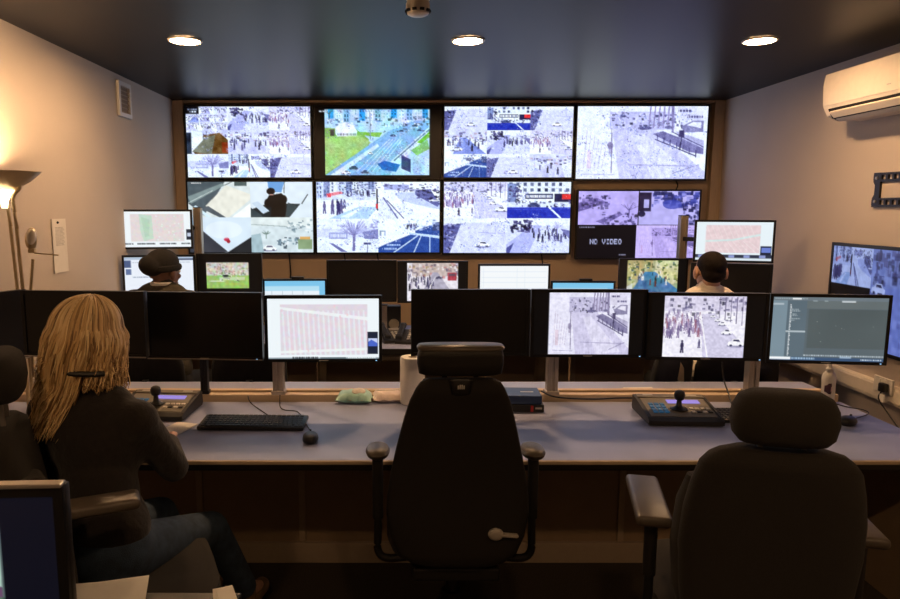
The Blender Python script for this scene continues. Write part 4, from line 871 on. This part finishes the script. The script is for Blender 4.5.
for k in range(1250):
    az = rng.uniform(-2.4, 2.4); rr = rng.uniform(.96, 1.07); pts = []; tw = rng.uniform(-.16, .16); st = rng.uniform(.05, .5)
    back = -2.0 < az < .8
    for j in range(6):
        th = st + (1.42 - st) * j / 5; a_ = az + tw * (j / 5 - .5); r = math.sin(th); pts.append(Vector((math.sin(a_) * r * .094 * rr + .012 * (1 - r), -math.cos(a_) * r * .112 * rr - .018, math.cos(th) * .107 * rr + .03)))
    ex = pts[-1]; ax, ay = math.sin(az + tw / 2), -math.cos(az + tw / 2)
    ln = rng.uniform(.19, .345) if back else rng.uniform(.12, .19)
    if k % 4 == 0: ln = rng.uniform(.1, .2)
    wv = rng.uniform(.004, .02); ph = rng.uniform(0, 6); nseg = 7
    ends = Vector((ex.x * .62 - .045, ex.y * .85 - .03, 0)) if back else Vector((ex.x * 1.12 + .004, ex.y * 1.1, 0))
    for j in range(1, nseg + 1):
        f_ = j / nseg; bulge = .014 * math.sin(min(1, f_ * 1.6) * math.pi); e_ = f_ * f_
        pts.append(Vector((ex.x * (1 - e_) + ends.x * e_ + ax * bulge + wv * f_ * math.sin(ph + 6 * f_), ex.y * (1 - e_) + ends.y * e_ + ay * bulge + wv * f_ * math.cos(ph + 6 * f_) * .6, ex.z - ln * f_)))
    if not back: pts.append(pts[-1] + Vector((-ax * .02, -ay * .012, .01)))
    r0 = rng.uniform(.0022, .0044)
    tube(bm, [hc + HM @ p for p in pts], lambda t_, r0=r0: r0 * (1 - .75 * t_ ** 3) * min(1, .4 + 3 * t_), 5, 2)
o = obj('hair_locks', bm, 'hair_locks', wt, True, 180); o['kind'] = 'stuff'
nb = B(); cc = hc + Vector((0.012, -.03, -.082)); tube(nb, [cc + HM @ Vector((.107 * math.sin(a), -.114 * math.cos(a), .0)) for a in [-1.0 + .2 * k for k in range(11)]], .0085, 8, 3)
tag(obj('headset_band', nb, 'black_plastic', wt, True), 'black headset band behind the neck')
# --- man in the beanie
MJ = lambda x, y, a=0., dz=0.: {k: (x + v[0] * math.cos(a) - v[1] * math.sin(a), y + v[0] * math.sin(a) + v[1] * math.cos(a), v[2] + (dz if k[:4] in ('ches', 'neck', 'shou') else dz * .5 if k == 'waist' else 0)) for k, v in dict(
    pelvis=(0, 0, .64), waist=(0, .0, .80), chest=(0, .02, .975), neck=(0, .04, 1.125), shoulder_L=(-.175, .02, 1.045), shoulder_R=(.175, .02, 1.045), elbow_L=(-.23, .2, .83), elbow_R=(.23, .2, .83),
    wrist_L=(-.14, .42, .785), wrist_R=(.14, .42, .785), hip_L=(-.09, .02, .61), hip_R=(.09, .02, .61), knee_L=(-.13, .42, .55), knee_R=(.13, .42, .55), ankle_L=(-.13, .5, .11), ankle_R=(.13, .5, .11), toe_L=(-.14, .66, .045), toe_R=(.14, .66, .045)).items()}
mx_, my_ = -1.40, 3.98; HCm = (mx_ + .01, my_ + .055, 1.285); HMm = Rz(-26, -4)
mt, hc2, g2 = figure('seated man in a dark knitted beanie and olive jacket, seen from behind', 'skin_dark', (mx_, my_, 0), MJ(mx_, my_, -.1, .075), 'olive', 'trouser', HCm, HMm, wide=1.05, hs=1.03)
bm = B(); ellipsoid(bm, hc2 + HMm @ Vector((0, -.015, .055)), (.091, .108, .088), HMm.to_euler()); ellipsoid(bm, hc2 + Vector((-.045, -.075, .045)), (.075, .07, .062), (0, .3, .3))
fuse('beanie', bm, 'beanie', mt, .009, 4)
obj('beanie_cuff', tube(B(), [hc2 + HMm @ Vector((.089 * math.sin(a), -.105 * math.cos(a) - .012, .028 + .012 * math.cos(a) * -1)) for a in [2 * math.pi * k / 20 for k in range(21)]], .014, 8, 2, False, 1.4), 'beanie', mt, True)
obj('white_collar', tube(B(), [g2['neck'] + Vector((.062 * math.sin(a), -.062 * math.cos(a), .022)) for a in [-1.8 + .36 * k for k in range(11)]], .011, 8, 2), 'paper', mt, True)
# --- man in the pale shirt
mx_, my_ = 1.845, 3.98; HCm = (mx_ + .005, my_ + .05, 1.285); HMm = Rz(-3, -6)
mt, hc3, g3 = figure('seated man with short dark hair and pale collared shirt, seen from behind', 'skin_mid', (mx_, my_, 0), MJ(mx_, my_, .06, .055), 'shirt', 'trouser', HCm, HMm, wide=1.05, hs=1.06)
bm = B(); ellipsoid(bm, hc3 + HMm @ Vector((0, -.028, .042)), (.0815, .094, .085), HMm.to_euler()); ellipsoid(bm, hc3 + HMm @ Vector((0, -.06, -.012)), (.07, .052, .052), HMm.to_euler())
fuse('hair', bm, 'hair_brown', mt, .009, 4)
obj('collar', rings(B(), [[g3['neck'] + Vector((r * math.sin(a), -r * math.cos(a) * .95, z)) for a in [-2.6 + .2 * k for k in range(27)]] for r, z in ((.078, -.02), (.068, .03), (.064, .034), (.062, .0))], cap=False, closed=False), 'shirt', mt, True)

# ------------------------------------------------------------------ things on the front desk
def keyboard(label, loc, rz, wd=.45, dp=.145):
    t = thing('keyboard', label, 'keyboard', loc, rz, 'keyboards'); sl = .06
    obj('body', box(B(), (0, 0, .0145), (wd, dp, .018), .005, rot=(sl, 0, 0)), 'black_plastic', t, True)
    ks = B()
    for r in range(6):
        y = -dp / 2 + .016 + r * (dp - .03) / 5.2; n = 20; x = -wd / 2 + .014; k = 0
        while x < wd / 2 - .02:
            kw = .0185 if not (r == 0 and 3 <= k <= 3) else .11
            box(ks, (x + kw / 2, y, .024 + y * sl), (kw - .003, .0165, .006)); x += kw + (.008 if k in (14,) else .0012); k += 1
    o = obj('keys', ks, 'key', t); o['kind'] = 'stuff'
    return t
def mouse(label, loc, rz):
    t = thing('computer_mouse', label, 'mouse', loc, rz, 'mice')
    obj('shell', rings(B(), [superring(0, -.004 * k, z, hx, hy, 24, 2.3) for k, (z, hx, hy) in enumerate(((.001, .028, .05), (.01, .032, .055), (.022, .03, .05), (.031, .023, .038), (.036, .012, .02)))]), 'black_plastic', t, True, 70)
    obj('wheel', lathe(B(), [(.008, -.003), (.008, .003)], n=12), 'key', t, loc=(0, .028, .03), rot=(0, math.pi / 2, 0))
    return t
def cable(label, pts, r=.0025, name='cable', m='black_plastic', group=None): return tag(obj(name, tube(B(), pts, r, 6, 5), m, None, True), label, 'cable', group)
q = PZ(254, 425.5, DZ + .001); keyboard('black keyboard on the desk beside the blonde woman', (q.x, q.y, DZ), math.radians(-1.5))
q = PZ(310.5, 438, DZ + .01); mouse('black mouse beside the left keyboard', (q.x, q.y, DZ), .1); m1 = q
q = PZ(757, 418, DZ); keyboard('black keyboard half hidden behind the right chair headrest', (q.x, q.y, DZ), math.radians(2))
q = PZ(848, 421.5, DZ + .01); mouse('black mouse near the white bottle at the right end of the desk', (q.x, q.y, DZ), -.9); m2_ = q
cable('thin black cable from the left keyboard to the desk rail', [PZ(272, 418, DZ + .004), PZ(262, 411, DZ + .003), PZ(252, 404, DZ + .004), PZ(249, 400, DZ + .03), PZ(248, 396, DZ + .035)])
cable('thin black cable from the left mouse to the map monitor post', [m1 + Vector((0, .055, 0)), PZ(306, 424, DZ + .004), PZ(298, 412, DZ + .003), PZ(285, 410, DZ + .003), PZ(280, 406, DZ + .005), PZ(280, 395, DZ + .035)])
cable('thin black cable from the right mouse along the desk end', [m2_ + Vector((.04, .03, 0)), PZ(868, 414, DZ + .003), PZ(864, 410, DZ + .003), PZ(848, 407, DZ + .003), PZ(836, 404, DZ + .003)])
cable('black cable lying on the desk rail left of the joystick console', [PZ(541, 391, DZ + .04), PZ(556, 397, DZ + .037), PZ(590, 399, DZ + .036), PZ(620, 398, DZ + .036), PZ(634, 398, DZ + .03)], .004)
cable('black cable dropping behind the right keyboard', [PY(722, 362, 3.28), PY(724, 380, 3.3), PZ(728, 392, DZ + .038), PZ(732, 404, DZ + .006), PZ(738, 410, DZ + .006)], .004)

def console(label, loc, rz):
    t = thing('joystick_console', label, 'console', loc, rz, 'joystick camera consoles'); wd = .345; t.scale = (.89, .9, .8)
    prof = [(-.14, .004), (.13, .004), (.14, .02), (.135, .085), (.09, .082), (-.12, .042), (-.14, .028)]
    obj('body', prism(B(), prof, -wd / 2, wd / 2, 'x'), 'ctl_body', t)
    an = math.atan2(.04, .21)
    def top(y): return .042 + (y + .12) * .04 / .21
    obj('face_plate', box(B(), (0, -.012, top(-.012) + .001), (wd - .03, .2, .004), .0015, rot=(an, 0, 0)), 'ctl_face', t)
    obj('rear_hood', box(B(), (0, .113, .086), (wd - .008, .05, .012), .004, rot=(.06, 0, 0)), 'ctl_face', t)
    for sx in (-1, 1): obj('side_cheek', prism(B(), [(a * 1.02, b + .004) for a, b in prof], sx * wd / 2 - .006, sx * wd / 2 + .006, 'x'), 'ctl_body', t)
    obj('lcd_panel', box(B(), (.045, .045, top(.045) + .004), (.16, .04, .004), .001, rot=(an, 0, 0)), 'lcd', t)
    for i in range(3):
        for j in range(4): y = -.07 + .028 * j; obj('key_button', box(B(), (-.125 + .028 * i, y, top(y) + .005), (.022, .02, .007), .002, rot=(an, 0, 0)), 'blue_key', t)
    for i in range(4):
        y = -.065; obj('soft_button', box(B(), (.06 + .027 * i, y, top(y) + .005), (.02, .018, .007), .002, rot=(an, 0, 0)), 'black_plastic' if i % 2 else 'white_plastic', t)
    for i in range(4): y = -.03; obj('soft_button', box(B(), (.06 + .027 * i, y, top(y) + .005), (.02, .014, .007), .002, rot=(an, 0, 0)), 'white_plastic', t)
    js = obj('joystick', lathe(B(), [(.036, .0), (.034, .006), (.024, .012), (.014, .022), (.011, .05), (.02, .056), (.025, .07), (.026, .085), (.021, .1), (.01, .107)], (0.0, -.03, top(-.03)), 24), 'black_plastic', t, True, 60)
    obj('boot_ring', lathe(B(), [(.042, 0), (.042, .005), (.036, .006), (.036, 0)], (0.0, -.03, top(-.03) + .002), 24, False), 'ctl_body', js, True)
    for sx in (-1, 1): obj('name_plate', box(B(), (sx * .11, .113, .0935), (.05, .014, .002), rot=(.06, 0, 0)), 'logo', t)
    return t
q = PZ(674, 417, DZ); console('grey joystick console with blue keys left of the right keyboard', (q.x + .005, q.y - .01, DZ), math.radians(-3))
q = PZ(160, 412, DZ); console('grey joystick console half hidden by the blonde woman\'s arm', (q.x, q.y - .01, DZ), math.radians(-4))
# packets, roll, box, papers
def packet(name, label, cat, px, py, wd, dp, ht, m, rz, seed):
    q = PZ(px, py, DZ); t = thing(name, label, cat, (q.x, q.y, DZ), rz); r = random.Random(seed); bm = B(); nx, ny = 16, 10; V = []
    for s in (0, 1):
        for j in range(ny + 1):
            for i in range(nx + 1):
                u, v = i / nx * 2 - 1, j / ny * 2 - 1; h = (max(0, 1 - u ** 4) * max(0, 1 - v ** 4)) ** .5
                e = 1 + .03 * math.sin(7 * u + seed) * (abs(v) > .8) + .04 * math.sin(5 * v + seed) * (abs(u) > .8)
                z = ht * .38 + (h * ht * .62 + .0025 * math.sin(9 * u + 4 * v + seed) + r.uniform(-.002, .002) if s else -h * ht * .375)
                V.append(bm.verts.new((u * wd / 2 * e, v * dp / 2 * e, max(.001, z))))
    n = (nx + 1) * (ny + 1)
    for j in range(ny):
        for i in range(nx):
            a = j * (nx + 1) + i
            for o_, fl in ((0, 1), (n, 0)):
                f_ = [V[a + o_], V[a + 1 + o_], V[a + nx + 2 + o_], V[a + nx + 1 + o_]]; bm.faces.new(f_[::-1] if fl else f_)
    bmesh.ops.remove_doubles(bm, verts=bm.verts, dist=.0005)
    obj('pouch', bm, m, t, True, 80)
    return t
t = packet('wipes_packet', 'crumpled mint green wipes packet on the desk', 'packet', 355, 401, .17, .13, .05, 'mint_pack', math.radians(-4), 1)
obj('printed_label', ellipsoid(B(), (.02, -.012, .052), (.034, .03, .012), (.2, 0, 0), 14), 'pack_print', t, True)
t = packet('tissue_packet', 'pale pink packet between the mint packet and the paper roll', 'packet', 388, 400, .15, .13, .045, 'pink_pack', math.radians(6), 2)
obj('seam', box(B(), (0, 0, .05), (.13, .006, .003)), 'pack_print', t)
q = PZ(412.5, 404.5, DZ)
t = thing('paper_roll', 'white paper towel roll standing on the desk beside the tall chair', 'paper roll', (q.x, q.y + .03, DZ))
obj('paper', lathe(B(), [(.022, .001), (.056, .001), (.0585, .004), (.0585, .221), (.056, .225), (.022, .225), (.022, .001)], n=36, cap=False), 'paper', t, True)
obj('core', lathe(B(), [(.0215, .002), (.0215, .224), (.019, .224), (.019, .002), (.0215, .002)], n=24, cap=False), 'panel_strip', t, True)
q = PZ(527, 412, DZ)
t = thing('blue_box', 'dark blue flat card box with red tab on the desk', 'box', (q.x - .02, q.y + .07, DZ), math.radians(-3))
obj('lower_tray', box(B(), (0, 0, .018), (.2, .15, .034), .003), 'black_plastic', t); obj('lid', box(B(), (-.005, .004, .056), (.19, .15, .04), .003), 'blue_card', t)
obj('red_tab', box(B(), (.045, -.077, .018), (.012, .004, .03)), 'red_card', t); obj('name_strip', box(B(), (.03, .0, .0765), (.06, .012, .001)), 'logo', t); obj('label_strip', box(B(), (.075, -.0765, .02), (.03, .002, .008)), 'logo', t)
tag(obj('paper_sheet', box(B(), PZ(640, 389.5, DZ + .022), (.15, .08, .003), rot=(0, 0, .05)), 'paper'), 'small white paper on the desk ledge behind the right console', 'paper')
tag(obj('note_sheet', box(B(), PZ(178, 428, DZ + .003), (.1, .14, .004), rot=(0, 0, -.3)), 'paper'), 'white note paper under the blonde woman\'s hand', 'paper')
q = PZ(827, 401.5, DZ)
t = thing('white_bottle', 'white plastic spray bottle with purple label on the right of the desk', 'bottle', (q.x, q.y, DZ), .5)
obj('body', rings(B(), [superring(0, 0, z, hx, hy, 28, 2.4) for z, hx, hy in ((.001, .034, .022), (.006, .037, .025), (.08, .037, .025), (.115, .038, .026), (.135, .032, .023), (.147, .018, .017))]), 'white_plastic', t, True, 60)
obj('cap', lathe(B(), [(.017, .145), (.017, .163), (.014, .166), (.009, .175), (.007, .186)], n=20), 'white_plastic', t, True)
lb = obj('label', rings(B(), [superring(-.022, -.006, z, hx, .0205, 24, 2.4) for z, hx in ((.045, .008), (.055, .015), (.085, .015), (.097, .008))]), 'label_purple', t, True); obj('label_print', box(B(), (-.022, -.0275, .07), (.008, .002, .022)), 'label_print', lb)
# socket, plug, tag on the right wall
q = PX(884, 385, XR - .06)
t = thing('wall_socket', 'white double socket on the right wall trunking', 'socket', (XR - .062, q.y, .64), -math.pi / 2)
obj('face_plate', box(B(), (0, 0, .06), (.146, .012, .086), .003), 'white_plastic', t)
for sx in (-1, 1): obj('switch', box(B(), (sx * .02, -.008, .085), (.012, .005, .018), .001), 'white_plastic', t)
t = thing('plug', 'black plug with white paper tag in the wall socket', 'plug', (XR - .07, q.y - .03, .665), -math.pi / 2)
obj('plug_body', box(B(), (0, -.016, .03), (.045, .032, .05), .008), 'black_plastic', t, True); obj('paper_tag', box(B(), (.01, -.03, -.025), (.05, .002, .04), rot=(0, .15, 0)), 'paper', t)
obj('flex', tube(B(), [(0, -.02, .01), (0, -.035, -.03), (.05, -.02, -.09), (.2, -.005, -.2), (.35, -.0, -.26)], .004, 6, 4), 'black_plastic', t, True)

# ------------------------------------------------------------------ things on the rear desk
def phone(label, px, Y, rz):
    x = PY(px, 335, Y).x; t = thing('desk_phone', label, 'phone', (x, Y, DZ + .016), rz, 'desk phones')
    obj('body', prism(B(), [(-.09, .002), (.09, .002), (.09, .07), (.07, .075), (-.09, .02)], -.08, .08, 'x'), 'ctl_body', t)
    hs = B(); box(hs, (-.055, 0, .075), (.04, .17, .02), .008, rot=(.35, 0, 0)); box(hs, (-.055, -.075, .05), (.045, .045, .03), .01, rot=(.35, 0, 0)); box(hs, (-.055, .075, .1), (.045, .045, .03), .01, rot=(.35, 0, 0)); obj('handset', hs, 'black_plastic', t)
    obj('display_window', box(B(), (.03, .045, .071), (.075, .035, .004), rot=(.33, 0, 0)), 'ctl_face', t)
    for i in range(3):
        for j in range(4): y = -.06 + .024 * j; obj('number_key', box(B(), (.005 + .025 * i, y, .034 + (y + .06) * .33), (.018, .014, .006), rot=(.33, 0, 0)), 'logo', t)
phone('dark desk phone nearest the pink map monitor', 392, 4.62, .3); phone('dark desk phone half hidden by the black middle monitor', 409, 4.58, -.2)
q = PY(394, 318, 4.95); t = thing('speaker_box', 'small dark speaker box behind the desk phones', 'speaker', (q.x, 4.95, DZ + .016))
obj('cabinet', box(B(), (0, 0, .1), (.1, .1, .2), .006), 'black_plastic', t); obj('grille', lathe(B(), [(.001, 0), (.038, 0), (.034, .004), (.001, .006)], n=20), 'ctl_face', t, loc=(0, -.051, .07), rot=(math.pi / 2, 0, 0))
q = PY(768, 370, 3.65); t = thing('equipment_cabinet', 'tall narrow black cabinet behind the desk, below the dark grey program monitor', 'cabinet', (q.x, 3.76, 0))
obj('case', box(B(), (0, 0, .46), (.13, .2, .9), .005), 'black_plastic', t); obj('door', box(B(), (0, -.106, .47), (.124, .012, .86), .004), 'gloss_black', t); obj('handle', box(B(), (.045, -.116, .5), (.012, .008, .1), .002), 'silver', t)
for k, (px, py0, py1) in enumerate(((344, 252, 262), (377, 252, 262), (541, 252, 266), (289, 254, 282), (676, 181, 192))):
    a, b = PY(px, py0, YB - .012), PY(px + 1, py1 + 40 if k < 4 else py1 + 4, YB - .012)
    cable(['black cable hanging below the wide-street wall display, nearer the left', 'black cable hanging below the wide-street wall display, nearer the right', 'black cable hanging above the blank white monitor', 'black cable hanging right of the park picture monitor', 'short black cable between the two right-hand wall displays'][k], [a, a.lerp(b, .3) + Vector((.012, 0, 0)), a.lerp(b, .7) - Vector((.01, 0, 0)), b], .006)

# ------------------------------------------------------------------ left wall: lamp, notice, vent
q = PY(15, 176, 3.04); lx, ly = -1.718, 3.05
t = thing('floor_lamp', 'brass uplighter floor lamp with reading arm against the left wall', 'lamp', (lx, ly, 0))
obj('base', lathe(B(), [(.125, .0), (.125, .012), (.115, .02), (.02, .028)], n=36), 'brass', t, True)
zt = q.z + .02
obj('pole', tube(B(), [(.02, 0, .02), (.015, 0, .9), (-.005, 0, zt - .24), (-.02, 0, zt - .1)], .0085, 10, 4), 'brass', t, True)
obj('side_pole', tube(B(), [(.035, -.015, .02), (.045, -.015, .9), (.03, -.015, zt - .25), (.022, -.012, zt - .12), (.045, 0, zt - .075), (.05, 0, zt - .055)], .0085, 10, 4), 'brass', t, True)
bw = obj('bowl', lathe(B(), [(.015, -.085), (.04, -.07), (.085, -.045), (.12, -.015), (.134, .0), (.13, .0), (.11, -.015), (.07, -.04), (.02, -.055), (.001, -.055)], (-.0, 0, zt), 40), 'brass', t, True, 50)
obj('glass_throat', lathe(B(), [(.012, -.16), (.016, -.13), (.03, -.1), (.045, -.083), (.03, -.08)], (-.018, -.012, zt), 24), 'lamp_glass', t, True)
obj('bulb', lathe(B(), [(.001, -.045), (.045, -.042), (.045, -.036), (.001, -.03)], (0, 0, zt), 20), 'uplight', bw)
ra = obj('reading_arm', tube(B(), [(.055, -.012, .9), (.06, -.012, 1.15), (.075, -.015, 1.32), (.095, -.02, 1.44)], .007, 10, 4), 'brass', t, True)
hd = B(); ellipsoid(hd, (.094, -.02, 1.53), (.026, .026, .05), (0, .12, 0)); box(hd, (.095, -.02, 1.478), (.03, .03, .02), .005); obj('reading_head', hd, 'brass', t, True); obj('reading_glass', ellipsoid(B(), (.102, -.036, 1.54), (.021, .021, .036), (0, .12, 0), 16), 'cream_plastic', t, True)
obj('reading_handle', tube(B(), [(.1, -.02, 1.468), (.16, -.02, 1.462), (.21, -.02, 1.458)], .003, 6, 2), 'brass', t, True)
a, b = PX(52, 219, XL + .004), PX(67, 271, XL + .004)
def notice_pic(p, rng):
    p.fill('e2dcd2')
    for k in range(14): dashes(p, rng, .2, .16 + .025 * k, .75 + .05 * (k % 3), .009, '8a8680')
    p.noise(rng, .01, 8)
t = thing('wall_notice', 'white paper notice pinned to the left wall beside the lamp', 'notice', (XL + .004, (a.y + b.y) / 2, b.z - .0), math.pi / 2)
nw = abs(b.y - a.y) + .03
nwid = .155; nh = a.z - b.z
painted('sheet', picture(notice_pic, 60, 100, 3), nwid, nh, 'print', t, (0, -.004, 0)); obj('backing', box(B(), (0, -.0015, nh / 2), (nwid, .003, nh)), 'paper', t)
obj('pin', ellipsoid(B(), (-.02, -.008, nh - .02), (.007, .006, .007), n=10), 'black_plastic', t)
a, b = PX(116.5, 83, XL + .01), PX(131.5, 122.5, XL + .01)
t = thing('wall_vent', 'small white framed vent high on the left wall', 'vent', (XL + .001, (a.y + b.y) / 2, b.z + .02), math.pi / 2); vh = .2; vw = .21
vh = PX(124, 86, XL).z - PX(124, 120, XL).z
obj('frame', frame_bm(vw, vh, .026, .02, -.021), 'white_plastic', t); obj('duct', box(B(), (0, -.003, vh / 2), (vw - .05, .004, vh - .05)), 'panel_brown', t)
for k in range(7): obj('slat', box(B(), (0, -.012, .034 + (vh - .065) * k / 6), (vw - .05, .012, .004), rot=(.6, 0, 0)), 'panel_strip', t)

# ------------------------------------------------------------------ right wall: air conditioner and bracket
y1 = 4.13; y0 = y1 - .9
t = thing('air_conditioner', 'white air conditioner unit mounted high on the right wall', 'air conditioner', (XR, (y0 + y1) / 2, 2.17)); hl = .45
prof = [(-.001, .0), (-.001, .29), (-.19, .275), (-.222, .262), (-.232, .2), (-.226, .08), (-.2, .03), (-.15, .005)]
obj('casing', prism(B(), prof, -hl, hl, 'y'), 'cream_plastic', t, True, 35)
obj('front_panel', prism(B(), [(-.223, .262), (-.233, .2), (-.227, .085), (-.231, .085), (-.238, .2), (-.228, .264)], -hl + .004, hl - .004, 'y'), 'cream_plastic', t, True, 30)
obj('outlet_slot', prism(B(), [(-.222, .066), (-.196, .02), (-.155, -.001), (-.16, -.004), (-.201, .012), (-.228, .062)], -hl + .06, hl - .05, 'y'), 'dark_slot', t)
obj('louver', box(B(), (-.215, 0, .03), (.012, .76, .045), .003, rot=(0, -.75, 0)), 'cream_plastic', t); obj('louver', box(B(), (-.178, 0, .0), (.008, .76, .03), .003, rot=(0, -1.1, 0)), 'white_plastic', t)
obj('logo_mark', box(B(), (-.2365, -.1, .12), (.001, .03, .006)), 'logo', t)
a = PX(875, 173, XR - .01); b = PX(874, 207, XR - .01); z1, z0 = a.z, b.z; ht = z1 - z0; ye = a.y
t = thing('wall_bracket', 'empty black television bracket on the right wall below the air conditioner', 'bracket', (XR - .008, ye - .3, z0), -math.pi / 2)
def rail_bm(zc):
    bm = B(); box(bm, (0, 0, zc + .019), (.6, .012, .012)); box(bm, (0, 0, zc - .019), (.6, .012, .012))
    for k in range(13): box(bm, (-.295 + .049 * k, 0, zc), (.016, .012, .03))
    return bm
obj('top_rail', rail_bm(ht - .026), 'black_plastic', t); obj('bottom_rail', rail_bm(.026), 'black_plastic', t)
for sx in (-1, 1): obj('end_plate', prism(B(), [(sx * .3, 0), (sx * .3, .05), (sx * .285, .07), (sx * .285, ht - .07), (sx * .3, ht - .05), (sx * .3, ht), (sx * .245, ht), (sx * .245, 0)], -.007, .005), 'black_plastic', t)
for sx in (-1, 1):
    for z in (.03, ht - .03): obj('bolt', lathe(B(), [(.009, 0), (.009, .006), (.004, .008)], n=10), 'silver', t, loc=(sx * .272, -.006, z), rot=(math.pi / 2, 0, 0))

# ------------------------------------------------------------------ foreground left: near desk with a monitor and papers
t = thing('near_desk', 'corner of a near desk at the bottom left, mostly out of frame', 'desk', (-1.1175, 1.19, 0))
obj('worktop', box(B(), (0, 0, .727), (1.475, .72, .026), .003), 'black_plastic', t)
for sx in (-1, 1):
    for sy in (-1, 1): obj('leg', box(B(), (sx * .69, sy * .32, .357), (.05, .05, .714), .004), 'black_plastic', t)
def near_ui(p, rng):
    p.fill('0a0c18'); p.rect(.0, 0, .765, 1, 'a8c4b8'); p.rect(0, .1, .765, .6, 'b4d0c4'); p.rect(.55, .66, .76, .74, '6a4a6a'); p.rect(.55, .74, .74, .9, 'd04a70'); p.rect(.74, .74, .765, .9, '3a8a50'); p.rect(0, .92, .765, 1, '303848'); dashes(p, rng, .1, .2, .74, .03, '88a898')
q = PY(61, 488, 1.3); nw_ = .52; nh_ = .33
display('monitor', 'near monitor at the bottom left corner with a silver top edge', 'monitor', (q.x - nw_ / 2 * math.cos(.05), 1.29, q.z - nh_), .05, nw_, nh_, near_ui, (112, 64), .02, .05, 'screen_desk', 51, 'monitor on the near desk')
mon = [o for o in bpy.data.objects if o.get('group') == 'monitor on the near desk'][0]; del mon['group']
obj('top_strip', box(B(), (0, .008, nh_ + .004), (nw_, .028, .009), .003), 'silver', mon); zb = mon.location.z; z_a = .754 - zb; obj('stand_neck', box(B(), (0, .075, (z_a + .15) / 2), (.06, .025, .15 - z_a), .004), 'black_plastic', mon)
obj('stand_foot', box(B(), (0, .05, .741 - zb + .006), (.24, .16, .012), .004), 'black_plastic', mon)
for (px, py, rz_, sx, sy, nm) in ((100, 595, .15, .2, .14, 'white paper sheets on the near desk at the bottom left'), (222, 598, .3, .04, .09, 'small folded white paper at the corner of the near desk')):
    q = PZ(px, py, .742)
    t = thing('paper_sheet', nm, 'paper', (q.x, q.y if sx < .1 else 1.525, .74), rz_)
    for k in range(3): obj('sheet', box(B(), (.006 * k, -.004 * k, .002 + .003 * k), (sx, sy, .002), rot=(0, 0, .06 * k)), 'paper', t)
